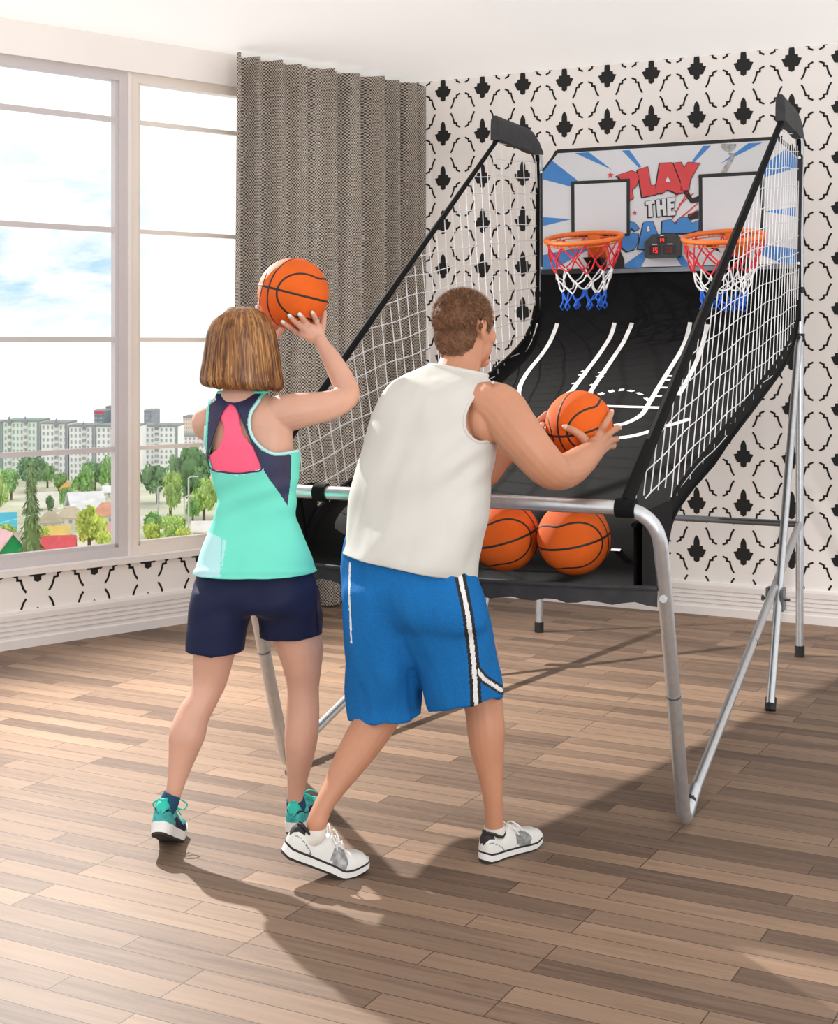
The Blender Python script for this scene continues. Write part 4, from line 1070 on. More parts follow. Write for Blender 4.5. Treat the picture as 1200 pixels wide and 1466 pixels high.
MT['teal'] = mat('teal_mesh', (58, 180, 172), .6, rgb2=(40, 134, 140), vscale=70, bump=.2, bscale=500); MT['lace_teal'] = mat('teal_lace', (40, 190, 170), .6, var=.03); MT['lace_white'] = mat('white_lace', (232, 230, 226), .7, var=.03)

def shoe(parent, heel, heading, L, lift, kind):
    """heel: ground point under the heel when flat; lift: heel raise angle about the ball of the foot"""
    d = Vector((cos(heading), sin(heading), 0)); lt = Vector((-sin(heading), cos(heading), 0)); k = L / .3; xb = .68 * L
    def T(x, y, z):
        # bend about the ball of the foot, blended over a short length
        a = lift * min(1, max(0, (xb + .03 * k - x) / (.06 * k)))
        if a: 
            dx = x - xb; x, z = xb + dx * cos(a) + z * sin(a), z * cos(a) - dx * sin(a)
        return heel + d * x + lt * y + Vector((0, 0, z))
    us = np.linspace(0, 1, 90); us = .5 - .5 * np.cos(us * pi)
    wid = lambda u: np.interp(u, [0, .01, .03, .07, .15, .3, .5, .68, .82, .92, .97, .99, 1], [.006, .017, .025, .032, .036, .034, .038, .047, .047, .040, .030, .020, .006]) * k
    spring = lambda u: np.interp(u, [0, .06, .8, 1], [.006, 0, 0, .016]) * k
    top = lambda u: np.interp(u, [0, .02, .06, .12, .2, .28, .34, .4, .5, .6, .75, .88, .95, 1], [.07, .092, .104, .1, .086, .078, .09, .106, .098, .088, .074, .068, .058, .036]) * k * (1.0 if kind == 'man' else np.interp(u, [0, .3, .6, 1], [1.22, 1.15, 1.02, 1]))
    t0 = .008 * k; t1 = (.03 if kind == 'man' else .044) * k; t2 = t1 + (.007 * k if kind == 'man' else .001)
    def slab(z0, z1, g0, g1, mi, q, n=8):
        a = []; 
        for u in us:
            w = wid(u); s_ = spring(u); th_ = 1.0 - .25 * u
            yy = np.linspace(-1, 1, n)
            a.append([T(u * L, y * w * g0, s_ + z0 * th_) for y in yy] + [T(u * L, y * w * g1, s_ + z1 * th_) for y in yy[::-1]])
        q.rings(a, mi)
    nm = 'running_shoe'
    q = MB()
    # upper
    n = 44; rs = []; info = []
    for u in us:
        w = wid(u) * 1.0; b0 = spring(u) + t2 * (1 - .25 * u) - .002; h = max(.004, top(u) - b0); ring = []
        for i in range(n + 1):
            a = pi * i / n; cy, sy = cos(a), sin(a)
            ex = .55
            ring.append((T(u * L, w * 1.0 * (abs(cy) ** ex) * (1 if cy >= 0 else -1) * (1 - .15 * sy), b0 + h * (sy ** .75)), u, sy ** .75, cy))
        rs.append(ring)
    vs = [p[0] for r_ in rs for p in r_]; m = n + 1; fs = []; mi = []
    for i in range(len(rs) - 1):
        for j in range(n):
            fs.append((i * m + j, (i + 1) * m + j, (i + 1) * m + j + 1, i * m + j + 1)); u, zz = us[i], rs[i][j][2]
            if kind == 'man':
                v = 0
                if u < .13 and zz > .74: v = 2
                elif abs((u - .58) / .12) ** 2.4 + abs((zz - .46) / .42) ** 2.4 < 1: v = 1
                elif .36 < u < .44 and zz < .14 - abs(u - .4) * 3: v = 1
                elif abs((u / .25) ** 2 + ((zz - .08) / .52) ** 2 - 1) < .07: v = 1
            else:
                v = 0
                if u > .33 and zz < .55 and u < .8: v = 2
                elif abs(zz - (.62 - .5 * u)) < .035 and u < .4: v = 2
                elif u > .9: v = 2
                elif zz > .72 and u < .3: v = 1
            mi.append(v)
    fs += [tuple(range(m)), tuple((len(rs) - 1) * m + j for j in range(m))]; mi += [0, 0]
    o_ = len(q.v); q.v += [tuple(v) for v in vs]; q.f += [tuple(x + o_ for x in f) for f in fs]; q.m += mi
    mats = [MT['shoe_white'], MT['shoe_silver'], MT['shoe_black']] if kind == 'man' else [MT['teal'], MT['lace_teal'], MT['navy']]
    up = q.build(nm, mats, parent)
    q = MB(); slab(t0, t1, .99, 1.06, 0, q)
    if kind == 'man': slab(t1, t2, 1.05, 1.04, 1, q)
    q.build('midsole', [MT['sole_white'], MT['shoe_black']], up)
    q = MB(); slab(0, t0, .9, .97, 0, q); q.build('outsole', MT['outsole'], up)
    q = MB(); ring = []
    for i in range(28):
        a = 2 * pi * i / 28; u = .205 - .155 * cos(a); ring.append(T(u * L, wid(u) * .78 * sin(a), top(u) + .0 * k))
    q.tube(ring, .0055 * k, 8, closed=True); q.build('collar', MT['shoe_black'] if kind == 'man' else MT['lace_teal'], up)
    q = MB(); lz = MT['lace_white'] if kind == 'man' else MT['lace_teal']
    for j in range(5):
        u = .42 + j * .045; w = .016 * k
        q.tube([T(u * L, -w * 1.25, top(u) - .004 * k), T((u + .01) * L, 0, top(u) + .005 * k), T((u + .02) * L, w * 1.25, top(u) - .004 * k)], .0028 * k, 6)
    u = .41
    for sg in (-1, 1):
        p = [T(u * L, 0, top(u) + .006 * k), T((u - .01) * L, sg * .03 * k, top(u) + .022 * k), T((u + .03) * L, sg * .062 * k, top(u) + .006 * k), T((u + .05) * L, sg * .045 * k, top(u) - .012 * k), T(u * L, 0, top(u) + .006 * k)]
        q.tube([Vector(x) for x in catmull(p, 4)], .0026 * k, 6); q.tube([T(u * L, 0, top(u) + .006 * k), T((u + .06) * L, sg * .02 * k, top(u) - .002), T((u + .09) * L, sg * .04 * k, top(u) - .03 * k)], .0024 * k, 6)
    q.build('lace', lz, up)
    return up, T, top
def sock(parent, pts, m):
    q = Solid(); q.limb(pts, 4, 18, ends=False); return q.build('sock', m, parent)

# ================================================================= the man
TM = radians(38)
man = Solid()
TOP_M = [(488, 797, 683, 823, 4.40, .72), (491, 772, 689, 792, 4.40, .70), (498, 732, 697, 742, 4.415, .68), (508, 684, 702, 690, 4.43, .68), (519, 640, 707, 645, 4.45, .70), (534, 595, 712, 603, 4.465, .72), (548, 566, 715, 575, 4.48, .70), (566, 547, 712, 556, 4.49, .62), (592, 533, 704, 545, 4.50, .60), (617, 522, 695, 535, 4.51, .74)]
body_rows = [(520, 866, 668, 876, 4.40, .5), (502, 840, 680, 850, 4.40, .56)] + [(a + 5, b + 1, c - 5, d + 1, Y, k) for a, b, c, d, Y, k in TOP_M]
man.torso(body_rows, TM, grow=-.011, lean=.15)
man.limb([(648, 560, 4.50, 40), (657, 528, 4.53, 31), (661, 507, 4.545, 30), (665, 482, 4.55, 30)])
hm = head(man, P(666, 472, 4.555), radians(46), radians(4), 1.03)
man.limb([(672, 580, 4.42, 30), (712, 583, 4.345, 36), (735, 611, 4.315, 35), (762, 645, 4.30, 31.5), (783, 668, 4.31, 29), (797, 676, 4.345, 26.5), (815, 672, 4.40, 25), (832, 660, 4.455, 22), (845, 650, 4.50, 17.5), (852, 644, 4.53, 15)])
man.ball(P(694, 606, 4.35), Matrix.Diagonal((.062, .06, .07)))
man.ball(P(852, 640, 4.545), Matrix.Diagonal((.026, .03, .034)))
def finger(s, knots, B, n=12, nails=None, sub=4):
    """knots: (px, py, radius px, Y or None); None puts the joint on the ball"""
    pts = []
    for px, py, r, Y in knots:
        rr = r * (Y or 4.6) / F
        v = P(px, py, Y) if Y else onball(px, py, B, rr * .85)
        pts.append((v.x, v.y, v.z, rr))
    c = catmull(pts, sub); s.tube([Vector(x[:3]) for x in c], [x[3] for x in c], n)
    for x in (c[0], c[-1]): s.ball(Vector(x[:3]), Matrix.Diagonal((x[3],) * 3), 12, 8)
    return Vector(c[-1][:3]), Vector(c[-1][:3]) - Vector(c[-4][:3]), c[-1][3]
BALLM = (P(829, 607, 4.68), .107)
mt_ = []
mt_.append(finger(man, [(846, 645, 8, 4.545), (835, 627, 7, 4.57), (822, 617, 5.8, None), (811, 612, 5, None)], BALLM))
mt_.append(finger(man, [(850, 642, 8, 4.55), (858, 621, 6.6, 4.592), (866, 608, 5.6, None), (872, 598, 5.1, None), (875, 591, 4.6, None)], BALLM))
mt_.append(finger(man, [(853, 643, 8, 4.56), (865, 626, 6.6, 4.608), (875, 618, 5.4, 4.645), (882, 614, 5.1, 4.675), (885, 613, 4.7, 4.70)], BALLM))
mt_.append(finger(man, [(855, 646, 8, 4.57), (868, 634, 6.4, 4.62), (877, 630, 5.2, 4.655), (882, 629, 5, 4.69), (883, 628, 4.5, 4.715)], BALLM))
mt_.append(finger(man, [(856, 649, 8, 4.575), (867, 641, 6, 4.62), (874, 639, 4.8, 4.65), (878, 639, 4.5, 4.68), (879, 638, 4, 4.70)], BALLM))
# left arm, mostly hidden
man.limb([(590, 580, 4.58, 34), (632, 632, 4.63, 31), (684, 676, 4.63, 25), (714, 654, 4.635, 20), (742, 634, 4.65, 16), (754, 626, 4.66, 14)])
man.ball(P(760, 622, 4.665), Matrix.Diagonal((.03, .026, .028)))
mt_.append(finger(man, [(757, 624, 8, 4.65), (766, 621, 6.5, 4.625), (772, 614, 5.5, None), (777, 608, 4.8, None)], BALLM))
for a, b_, c_ in (((766, 608), (775, 600), (783, 592)), ((768, 618), (776, 618), (786, 617)), ((768, 626), (777, 630), (787, 634)), ((766, 630), (776, 640), (787, 645))):
    finger(man, [(759, 622, 8, 4.675), (a[0], a[1], 6, 4.72), (b_[0], b_[1], 5.2, 4.755), (c_[0], c_[1], 4.6, 4.785)], BALLM)
# legs
man.limb([(560, 862, 4.43, 42), (560, 930, 4.47, 40), (560, 985, 4.50, 35), (545, 1022, 4.475, 30), (522, 1058, 4.42, 28.5), (497, 1097, 4.355, 23), (477, 1130, 4.30, 16.5), (462, 1156, 4.265, 14), (453, 1180, 4.245, 14.5), (450, 1197, 4.245, 8.5)])
man.limb([(640, 866, 4.39, 44), (668, 930, 4.43, 44), (687, 985, 4.455, 32), (693, 1015, 4.45, 28), (696, 1045, 4.44, 27.5), (698, 1075, 4.435, 24.5), (702, 1105, 4.43, 19), (705, 1135, 4.425, 15), (707, 1160, 4.425, 13.5), (708, 1190, 4.43, 14)])
man = man.solid('person', [MT['skin_man'], MT['lip'], MT['nail_man']], .0034, 7)
tag(man, 'short haired man seen from behind in white sleeveless shirt and blue shorts, gripping a basketball', 'person')
# soft muscle and tendon relief is left to the light; lips
v, c, nn = arrays(man.data)
Lh, hmask = hairline_mask(*hm, c, [-.13, -.07, -.035, -.02, 0, .012, .03, .045, .07, .12], [-.07, -.072, -.05, -.01, .03, .012, -.015, .01, .052, .066])
idx = np.zeros(len(c)); lipm = (Lh[:, 0] > .08) & (abs(Lh[:, 1] + .064) < .012) & (abs(Lh[:, 2]) < .022); idx[lipm] = 1
setmat(man.data, idx)
eyes(*hm, man, None)
def nails(parent, tips, m, fw=1.0):
    for p, d, r in tips:
        cam_ = (Vector((0, 0, H)) - p).normalized(); d = d.normalized(); n_ = (cam_ - d * cam_.dot(d)).normalized(); w_ = d.cross(n_)
        R3 = Matrix((d, w_, n_)).transposed(); q = MB(); q.ball(p + n_ * r * .62 + d * r * .2, R3 @ Matrix.Diagonal((r * 1.0, r * .72, r * .42)), 10, 6)
        q.build('fingernail', m, parent)
nails(man, mt_[:3] + mt_[5:6], MT['nail_man'])
# short hair
hs = hmask & (np.linalg.norm(Lh - np.array((-.01, .02, 0)), axis=1) < .16) & ~((abs(Lh[:, 2]) > .066) & (abs(Lh[:, 0] + .012) < .015) & (Lh[:, 1] < .030))
me = man.data.copy(); keep(me, hs); me.materials.clear(); me.materials.append(MT['hair_man'])
for v_ in me.vertices: v_.co += v_.normal * (.0045 + .003 * noise.noise(v_.co * 90))
hair = bpy.data.objects.new('hair', me); COL.objects.link(hair); child(hair, man)
rnd = random.Random(3); q = MB(); hc = c[hs]; hn = nn[hs]; upv = hm[1] @ Vector((0, 1, 0))
for t in range(9000):
    i = rnd.randrange(len(hc)); p = Vector(hc[i]) + Vector((rnd.uniform(-.002, .002), rnd.uniform(-.002, .002), rnd.uniform(-.002, .002))); n_ = Vector(hn[i])
    lu = (p - hm[0]).dot(upv); ln = .005 + .009 * min(1, max(0, (lu + .06) / .12))
    d = (n_ * .75 - upv * (.5 if lu < .07 else .05) + Vector((rnd.gauss(0, .3), rnd.gauss(0, .3), rnd.gauss(0, .3)))).normalized(); w_ = d.orthogonal().normalized() * .0007
    a = p + n_ * .003; q.add([a - w_, a + w_, a + d * ln], [(0, 1, 2)], 0 if rnd.random() < .7 else 1)
MT['hair_man2'] = mat('short_brown_hair_light', (158, 120, 92), .6, spec=.15, var=.15, vscale=60)
st = q.build('hair_strands', [MT['hair_man'], MT['hair_man2']], hair, smooth=False, fixn=False); st['kind'] = 'stuff'
# white sleeveless shirt
sh_ = Solid(); rr = sh_.torso(TOP_M, TM, sub=14, n=260, grow=.0, lean=.15, raw=True); sh_.rings(rr, 0, False)
shirt = sh_.build('sleeveless_shirt', [MT['shirt_white'], MT['line_white']], man)
def wr_man(p):
    x, y = proj(p); 
    f_ = .006 * sin((x * .8 + y * .55) * .075 + 1.5 * noise.noise(p * 6)) * max(0, min(1, (y - 640) / 120)) + .006 * noise.noise(p * 7) + .0025 * noise.noise(Vector((p.x * 22, p.y * 22, p.z * 9)))
    g = math.exp(-((x - 665) / 40) ** 2 - ((y - 665) / 45) ** 2); f_ += .004 * g * sin((y * 1.0 + x * .8) * .16)
    f_ += .0075 * sin((x * .35 + y) * .052 + 2.2 * noise.noise(p * 3.3)) * max(0, min(1, (y - 560) / 80)) * (.4 + .6 * max(0, noise.noise(p * 2.5 + Vector((4, 1, 2))) * 2))
    f_ += .008 * max(0, noise.noise(Vector((x * .022 + y * .008, y * .006 - x * .004, 2.0)))) * sin((x * .9 + y * .25) * .09)
    return f_ + .006 * math.exp(-((y - 812 - (x - 585) * .13) / 14) ** 2)
displace(shirt.data, wr_man)
v, c, nn = arrays(shirt.data); x, y = pxy(c); toc = (nn * (np.array((0, 0, H)) - c)).sum(1) > 0
AH = [(708, 546), (692, 556), (676, 572), (666, 594), (667, 616), (683, 632), (706, 631), (760, 640), (760, 540)]
bv = bvh_of(shirt)
keep(shirt.data, ~(inpoly_np(x, y, AH) & (toc | (x > 690))))
q = MB(); q.tube([surf(bv, px, py, .0, 4.3) for px, py in [(t[0], t[1]) for t in catmull(AH[:7], 8)] if px < 708], .0048, 8); q.build('armhole_hem', MT['shirt_white'], shirt)
thicken(shirt, .003)
# collar band
q = MB(); last = rr[-1]; ce_ = sum((Vector(p) for p in last), Vector()) / len(last); q.tube([ce_ + (Vector(p) - ce_) * 1.025 + Vector((0, 0, -.005)) for p in last[::4]], .0085, 10, closed=True); q.build('collar', MT['shirt_white'], shirt)
# shorts
ss = Solid()
ss.torso([(494, 768, 683, 790, 4.40, .66), (489, 797, 683, 820, 4.40, .66), (487, 830, 692, 842, 4.40, .66), (489, 862, 699, 872, 4.405, .64), (494, 888, 694, 894, 4.41, .52)], TM, grow=.0, pw=2.2)
def leg_cloth(rows, th, inset=.05):
    rings_ = ss.torso(rows, th, sub=5, n=36, grow=.0, raw=True)
    last = rings_[-1]; ce_ = sum((Vector(p) for p in last), Vector()) / len(last)
    up = (sum((Vector(p) for p in rings_[-4]), Vector()) / len(last) - ce_).normalized()
    rings_ += [[ce_ + (Vector(p) - ce_) * .86 for p in last], [ce_ + (Vector(p) - ce_) * .82 + up * inset for p in last]]
    ss.rings(rings_)
leg_cloth([(490, 832, 612, 838, 4.41, 1.15), (490, 895, 607, 900, 4.425, 1.12), (493, 950, 606, 952, 4.45, 1.02), (496, 1000, 606, 1000, 4.48, 1.0), (498, 1033, 607, 1022, 4.48, 1.0)], TM)
leg_cloth([(545, 838, 692, 845, 4.39, .95), (564, 895, 706, 898, 4.39, .98), (584, 945, 714, 938, 4.40, .95), (600, 990, 718, 968, 4.405, 1.0), (611, 1029, 718, 990, 4.405, 1.0)], TM)
shorts = ss.solid('shorts', [MT['shorts_blue'], MT['stripe_black'], MT['stripe_white']], .0042, 14, man)
relax(shorts.data, 815, 960, 110)
def wr_sh(p):
    x, y = proj(p)
    return .008 * noise.noise(Vector((p.x * 10, p.y * 10, p.z * 3.2))) + .004 * noise.noise(Vector((p.x * 24, p.y * 24, p.z * 8 + p.x * 20))) + .0025 * sin(x * .11 + y * .035 + 2.5 * noise.noise(p * 4)) * min(1, max(0, (y - 830) / 60)) - .006 * math.exp(-((x - 549 - (y - 860) * .32) / 13) ** 2) * max(0, min(1, (y - 850) / 30))
displace(shorts.data, wr_sh)
v, c, nn = arrays(shorts.data); x, y = pxy(c); toc = (nn * (np.array((0, 0, H)) - c)).sum(1) > 0
idx = np.zeros(len(c)); main = [(656, 812), (664, 850), (670, 880), (676, 924), (679, 954), (682, 1010)]; br_ = [(680, 955), (693, 972), (718, 988)]
dm, db = pdist_np(x, y, main), pdist_np(x, y, br_)
idx[((dm < 8) | (db < 6.5)) & toc] = 1; idx[((dm < 3.2) | ((db < 2.8) & (x > 684))) & toc] = 2
bl = (pdist_np(x, y, [(501, 806), (500, 850), (503, 920)]) < 1.2) & toc; idx[bl] = 2
setmat(shorts.data, idx)
# shoes and socks
Ls, T1, tp = shoe(man, Vector((-.234, 4.277, 0)) - Vector((cos(radians(20)), sin(radians(20)), 0)) * (.68 * .285), radians(20), .285, radians(25), 'man')
Rs, T2, tp2 = shoe(man, G(690, 1236), radians(44), .255, 0, 'man')
Ls['label'] = 'white running shoe with its heel raised'; 
sock(man, [(451, 1185, 4.245, 15.4), (450, 1195, 4.245, 16)] + [proj(T1(.2 * .285, 0, .06)) + (T1(.2 * .285, 0, .06).y, 14)], MT['sock_white']); sock(man, [(708, 1182, 4.43, 14.8), (708.5, 1192, 4.432, 15.6), (709, 1208, 4.435, 16)], MT['sock_white'])

# ================================================================= the woman
TW = radians(14)
wo = Solid()
TOP_W = [(276, 821, 453, 816, 4.60, .78), (283, 800, 448, 797, 4.60, .71), (292, 778, 440, 778, 4.60, .69), (302, 755, 431, 756, 4.60, .66), (310, 730, 424, 734, 4.60, .64), (309, 705, 425, 707, 4.605, .64), (302, 680, 428, 681, 4.61, .64), (296, 655, 430, 655, 4.615, .66), (291, 628, 429, 628, 4.62, .66), (288, 603, 427, 603, 4.625, .62), (289, 585, 420, 584, 4.63, .55), (296, 572, 404, 571, 4.635, .48), (312, 562, 384, 561, 4.64, .46)]
wb_rows = [(300, 856, 432, 856, 4.60, .5), (290, 830, 442, 830, 4.60, .58), (292, 812, 440, 812, 4.60, .6)] + [(a + 5, b, c_ - 5, d, Y, k) for a, b, c_, d, Y, k in TOP_W[2:]]
wo.torso(wb_rows, TW, grow=-.008)
wo.limb([(347, 575, 4.645, 34), (347, 552, 4.65, 27), (347, 530, 4.645, 25), (347, 505, 4.64, 25)])
hw = head(wo, P(346, 496, 4.64), radians(16), radians(6), .96)
wo.limb([(385, 595, 4.62, 26), (412, 591, 4.60, 27), (440, 586, 4.60, 24.5), (465, 582, 4.615, 22), (487, 574, 4.635, 19.5), (499, 564, 4.65, 16.5), (492, 547, 4.67, 17), (484, 531, 4.69, 15.8), (474, 513, 4.705, 13.5), (464, 497, 4.72, 10.8), (460, 489, 4.725, 10)])
wo.ball(P(452, 480, 4.738), Matrix.Rotation(radians(50), 3, 'Y') @ Matrix.Diagonal((.026, .02, .033)))
wt = []
wt.append(finger(wo, [(455, 485, 7, 4.735), (437, 480, 6, 4.735), (424, 474, 5, None), (413, 467, 4.6, None), (405, 461, 4, None)], BALLW))
wt.append(finger(wo, [(456, 484, 7, 4.735), (441, 474, 6, 4.73), (429, 466, 5, None), (420, 458, 4.6, None), (414.5, 452, 4, None)], BALLW))
wt.append(finger(wo, [(457, 484, 7, 4.735), (447, 471, 6, 4.73), (439, 463, 5, None), (433, 455, 4.6, None), (429, 450, 4, None)], BALLW))
wt.append(finger(wo, [(459, 484, 7, 4.735), (455, 470, 5.6, 4.735), (453, 461, 4.8, None), (450, 453, 4.4, None), (447, 447, 3.8, None)], BALLW))
finger(wo, [(458, 484, 7, 4.745), (461, 470, 6, 4.78), (463, 457, 5.2, 4.825), (464, 447, 4.6, 4.85)], BALLW)
wo.limb([(318, 598, 4.66, 26), (298, 604, 4.70, 24), (305, 615, 4.80, 21), (325, 615, 4.90, 18), (350, 570, 4.89, 15), (380, 508, 4.875, 11), (388, 490, 4.87, 10)])
wo.ball(P(391, 476, 4.865), Matrix.Diagonal((.026, .022, .03)))
wt2 = [finger(wo, [(388, 482, 7, 4.865), (378, 466, 5.6, 4.85), (371, 452, 4.8, 4.83), (368.5, 440, 4.1, 4.815)], BALLW)]
for a, b_, c_ in (((380, 462), (374, 450), (372, 436)), ((388, 460), (386, 446), (386, 434)), ((396, 461), (399, 448), (402, 438))):
    finger(wo, [(390, 480, 7, 4.875), (a[0], a[1], 5.4, 4.895), (b_[0], b_[1], 4.7, 4.91), (c_[0], c_[1], 4.1, 4.918)], BALLW)
wt2.append(finger(wo, [(391, 484, 7, 4.855), (399, 477, 5.6, 4.82), (405, 470, 5, 4.79)], BALLW))
wo.limb([(324, 858, 4.60, 36), (308, 925, 4.585, 31), (301, 970, 4.585, 25.5), (292, 998, 4.57, 21.5), (277, 1024, 4.55, 23.5), (268, 1052, 4.525, 26), (262, 1078, 4.515, 21), (256, 1104, 4.505, 15.8), (249, 1134, 4.495, 11.6), (243, 1158, 4.487, 8.5)])
wo.limb([(406, 858, 4.62, 36), (428, 920, 4.635, 34), (433, 958, 4.645, 27.5), (434, 985, 4.65, 23), (433.5, 1022, 4.65, 24), (431.5, 1052, 4.65, 24.2), (429, 1084, 4.65, 20.5), (426, 1112, 4.65, 15.5), (423, 1138, 4.65, 11.8), (421.5, 1170, 4.655, 9)])
wo = wo.solid('person', [MT['skin_woman'], MT['lip']], .0042, 7)
tag(wo, 'woman with auburn bobbed hair in mint top and navy shorts, raising a basketball', 'person')
v, c, nn = arrays(wo.data); Lw = (c - np.array(hw[0])) @ np.array(hw[1]) / hw[2]
idx = np.zeros(len(c)); idx[(Lw[:, 0] > .08) & (abs(Lw[:, 1] + .064) < .012) & (abs(Lw[:, 2]) < .022)] = 1; setmat(wo.data, idx)
eyes(*hw, wo, None); nails(wo, wt + wt2[:1], MT['nail'])
# bobbed hair
HR = [(338, 439, 354, 439, 4.635, 1.0), (325, 442, 368, 442, 4.635, 1.0), (313, 449, 379, 449, 4.635, 1.05), (305, 460, 387, 460, 4.635, 1.05), (297, 480, 394, 480, 4.635, 1.02), (293, 508, 399, 508, 4.635, .98), (289, 530, 402, 531, 4.63, .94), (287, 543, 405, 547, 4.63, .9), (291, 551, 404, 556, 4.63, .86), (302, 553, 396, 560, 4.63, .82)]
hs_ = Solid(); NR = 170; rr = hs_.torso(HR, TW, sub=7, n=NR, raw=True, pw=2.1)
fv = Vector((sin(radians(16)), cos(radians(16)), 0))
R2 = []
for i, ring in enumerate(rr):
    ce_ = sum((Vector(p) for p in ring), Vector()) / NR; o = []
    for j, p in enumerate(ring):
        a = 2 * pi * j / NR; t = i / len(rr)
        dd = 1 + t * (.035 * noise.noise(Vector((a * 9, t * 1.2, 3))) + .02 * noise.noise(Vector((cos(a) * 16, sin(a) * 16, t * 2))) ) + .012 * noise.noise(Vector((cos(a) * 4, sin(a) * 4, t * 3)))
        dz = .010 * noise.noise(Vector((cos(a) * 7, sin(a) * 7, 1))) * max(0, t - .75) * 4
        o.append(ce_ + (Vector(p) - ce_) * dd + Vector((0, 0, dz)))
    R2.append(o)
q = MB(); q.rings(R2, 0, False); q.poly(R2[0][::-1])
hw_o = q.build('hair', [MT['hair_woman']], wo)
_, c, nn = arrays(hw_o.data); Lw = (c - np.array(hw[0])) @ np.array(hw[1]) / hw[2]
ang = np.arctan2(abs(Lw[:, 2]), Lw[:, 0]); keep(hw_o.data, ~((ang < radians(48)) & (Lw[:, 1] < .068)))
thicken(hw_o, .008)
rnd = random.Random(5); q = MB(); nl_ = len(R2)
for t in range(1500):
    j = rnd.uniform(0, NR); i0 = rnd.uniform(0, .55) * nl_; i1 = min(nl_ - 1, i0 + rnd.uniform(.3, .75) * nl_); drift = rnd.uniform(-3, 3); off = rnd.uniform(1.004, 1.03); w_ = rnd.uniform(.0012, .003)
    pp = []
    for s_ in np.linspace(i0, i1, 9):
        jj = int(round(j + drift * (s_ - i0) / nl_)) % NR; p = R2[int(s_)][jj]; ce_ = (R2[int(s_)][0] + R2[int(s_)][NR // 2]) / 2; pp.append(ce_ + (p - ce_) * (off + (.012 if s_ > nl_ * .85 else 0)))
    lp = (pp[4] - Vector(hw[0])); lf = Vector(lp).dot(Vector(hw[1].col[0])); lr_ = abs(Vector(lp).dot(Vector(hw[1].col[2])))
    if lf > .02 and lr_ < lf * 1.3: continue
    vs = []
    for i in range(9):
        d = (pp[min(8, i + 1)] - pp[max(0, i - 1)]).normalized(); ce_ = Vector(hw[0]); n_ = (pp[i] - Vector((ce_.x, ce_.y, pp[i].z))).normalized(); sd = d.cross(n_).normalized() * w_ * (1 - abs(i - 4) / 5)
        vs += [pp[i] - sd, pp[i] + sd]
    q.add(vs, [(2 * i, 2 * i + 1, 2 * i + 3, 2 * i + 2) for i in range(8)], rnd.choice((0, 0, 1)))
st = q.build('hair_strands', [MT['hair_woman'], MT['hair_light']], hw_o, fixn=False); st['kind'] = 'stuff'
# mint racing-back top
sh_ = Solid(); rr = sh_.torso(TOP_W, TW, sub=18, n=300, grow=.0, raw=True); sh_.rings(rr, 0, False)
tank = sh_.build('tank_top', [MT['mint'], MT['navy_mesh'], MT['mint_pale']], wo)
def wr_wo(p):
    x, y = proj(p)
    f_ = .004 * noise.noise(Vector((p.x * 9, p.y * 9, p.z * 7))) * max(0, min(1, (y - 660) / 50))
    f_ += .0035 * sin((y + (x - 360) * .38) * .17 + 2 * noise.noise(p * 5)) * math.exp(-((y - 712) / 30) ** 2) + .005 * math.exp(-((y - 819) / 5) ** 2)
    f_ += .006 * noise.noise(Vector((x * .035, 1, 0))) * max(0, (y - 740) / 80)
    return f_
displace(tank.data, wr_wo)
v, c, nn = arrays(tank.data); x, y = pxy(c); toc = (nn * (np.array((0, 0, H)) - c)).sum(1) > 0
RA_ = [(384, 556), (372, 572), (360, 590), (357, 608), (362, 626), (376, 642), (396, 650), (431, 645)]
RAp = RA_ + [(470, 640), (470, 540)]
LAp = [(300, 566), (296, 585), (294.5, 610), (293, 640), (291, 655), (250, 655), (250, 560)]
OPEN = [(328, 577), (337, 581), (345, 597), (356, 622), (366, 646), (375, 671), (358, 676), (340, 678), (320, 676), (303, 672), (298, 655), (302, 635), (310, 610), (319, 588)]
NAVY = [(306, 556), (380, 556), (370, 572), (358, 592), (355, 610), (361, 628), (376, 644), (396, 651), (417, 651), (416, 690), (413, 712), (412, 724), (400, 706), (384, 684), (374, 668), (364, 645), (355, 621), (345, 597), (337, 581), (328, 577), (319, 588), (310, 610), (302, 635), (298, 652), (301, 676), (303, 690), (297, 676), (293, 655), (292, 620), (296, 580)]
cut = inpoly_np(x, y, RAp) | inpoly_np(x, y, LAp) | (inpoly_np(x, y, OPEN) & toc)
idx = np.zeros(len(c)); idx[inpoly_np(x, y, NAVY) & toc] = 1
idx[inpoly_np(x, y, [(280, 752), (324, 774), (320, 800), (316, 826), (260, 826)]) & toc] = 2; idx[(pdist_np(x, y, [(318, 760), (316, 822)]) < 1) & toc] = 0
tr_ = np.minimum(pdist_np(x, y, RA_), pdist_np(x, y, LAp[:5])); idx[(tr_ < 3.2)] = 0
idx[(pdist_np(x, y, [(303, 673), (320, 677), (340, 679), (358, 677), (376, 672)]) < 1.6) & toc] = 2
idx[(y < 563.5)] = 0
bv = bvh_of(tank)
for pl in (RA_[1:], LAp[2:5]):
    q = MB(); q.tube([surf(bv, t[0], t[1], .0, 4.55) for t in catmull(pl, 8) if bv.ray_cast(Vector((0, 0, H)), (P(t[0], t[1], 1.0) - Vector((0, 0, H))).normalized())[0] is not None], .0048, 8); q.build('armhole_trim', MT['mint_pale'], tank)
q = MB(); q.tube([surf(bv, t[0], t[1], .0, 4.55) for t in catmull(OPEN + OPEN[:1], 6)], .0028, 7); q.build('opening_hem', MT['navy_mesh'], tank)
setmat(tank.data, idx); keep(tank.data, ~cut); thicken(tank, .003)
q = MB(); q.tube([Vector(p) for p in rr[-1][::5]], .005, 8, closed=True); q.build('neck_trim', MT['mint'], tank)
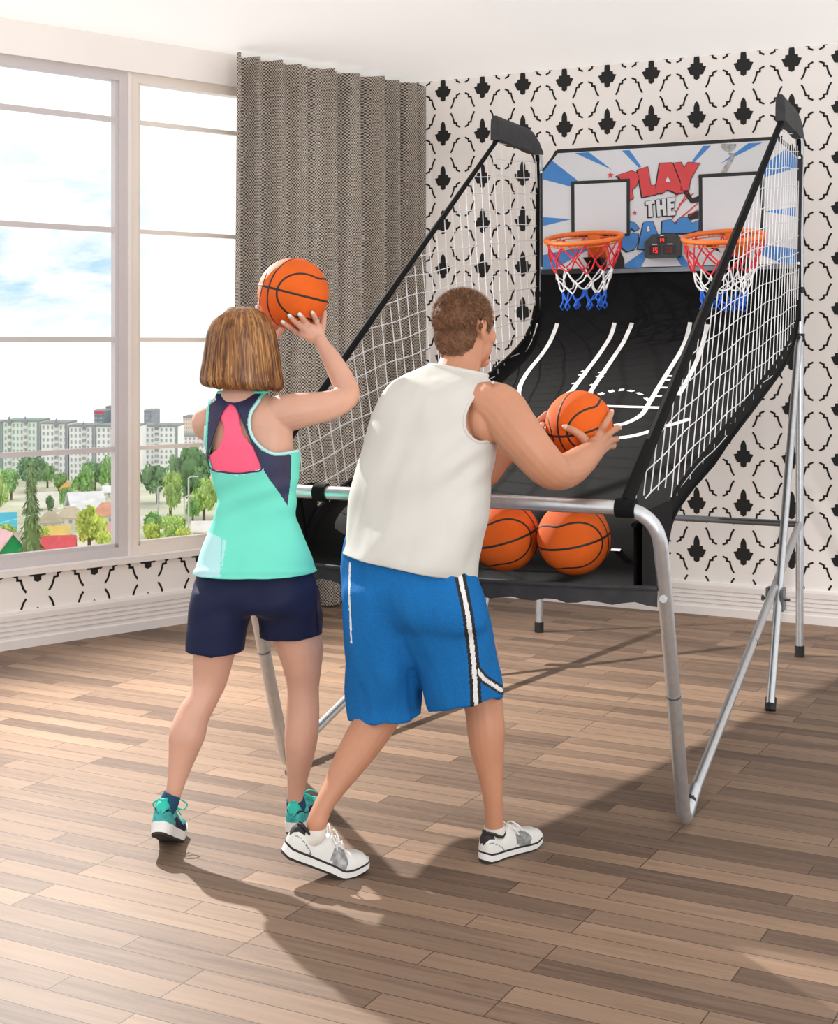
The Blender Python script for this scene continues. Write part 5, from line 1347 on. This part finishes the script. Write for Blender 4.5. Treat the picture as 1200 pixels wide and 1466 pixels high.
# pink sports bra showing in the open back
sb_ = Solid(); r3 = sb_.torso(TOP_W[5:], TW, sub=14, n=260, grow=-.004, raw=True); sb_.rings(r3, 0, False)
bra = sb_.build('sports_bra', [MT['pink']], wo)
v, c, nn = arrays(bra.data); x, y = pxy(c); toc = (nn * (np.array((0, 0, H)) - c)).sum(1) > 0
PK = [(318, 566), (340, 566), (343, 584), (343, 606), (347, 622), (358, 635), (380, 655), (380, 690), (296, 690), (296, 656), (312, 642), (319, 628), (321, 612), (316, 600), (314, 590)]
keep(bra.data, np.where(toc, inpoly_np(x, y, PK), inpoly_np(x, y, [(300, 650), (410, 655), (410, 690), (300, 690)]))); thicken(bra, .002)
# navy shorts
ss = Solid()
ss.torso([(292, 796, 438, 794, 4.60, .64), (276, 835, 455, 835, 4.60, .66), (272, 858, 459, 860, 4.60, .64), (276, 876, 455, 876, 4.60, .52)], TW, grow=.0, pw=2.15)
leg_cloth([(276, 840, 370, 840, 4.60, 1.2), (272, 876, 362, 878, 4.595, 1.16), (268, 905, 354, 906, 4.59, 1.08), (266, 931, 350, 932, 4.585, 1.0)], TW, .04)
leg_cloth([(358, 840, 456, 840, 4.61, 1.2), (366, 874, 460, 876, 4.615, 1.14), (368, 896, 461, 894, 4.625, 1.04), (369, 914, 461, 908, 4.63, .9)], TW, .04)
ws = ss.solid('shorts', [MT['navy']], .0042, 14, wo)
relax(ws.data, 822, 905, 80)
def wr_ws(p):
    x, y = proj(p)
    return .0045 * noise.noise(Vector((p.x * 11, p.y * 11, p.z * 5))) + .002 * sin((x * .5 + y) * .12 + 2 * noise.noise(p * 5)) * math.exp(-((y - 868) / 22) ** 2) - .007 * math.exp(-((x - 366 - (y - 850) * .02) / 12) ** 2) * max(0, min(1, (y - 815) / 40)) + .004 * math.exp(-((x - 302) / 5) ** 2) * max(0, min(1, (y - 850) / 30))
displace(ws.data, wr_ws)
q = MB(); bv = bvh_of(ws); q.tube([surf(bv, px, py, .001, 4.55) for px, py in ((449, 828), (450, 840), (452, 865), (455, 890), (456, 908))], .003, 6); q.build('side_piping', MT['navy'], ws)
hb = G(245, 1205)
_, W1, _ = shoe(wo, hb - Vector((cos(radians(86)), sin(radians(86)), 0)) * (.68 * .26), radians(86), .26, radians(24), 'woman')
_, W2, _ = shoe(wo, G(418, 1197), radians(76), .255, 0, 'woman')
w1 = W1(.2 * .26, 0, .07); w2 = W2(.2 * .255, 0, .065)
sock(wo, [(247, 1137, 4.492, 12.8), proj(w1.lerp(P(247, 1137, 4.492), .4)) + (w1.lerp(P(247, 1137, 4.492), .4).y, 14.2), proj(w1) + (w1.y, 11)], MT['sock_navy'])
sock(wo, [(423, 1144, 4.652, 12.8), proj(w2.lerp(P(423, 1144, 4.652), .4)) + (w2.lerp(P(423, 1144, 4.652), .4).y, 14), proj(w2) + (w2.y, 11)], MT['sock_navy'])
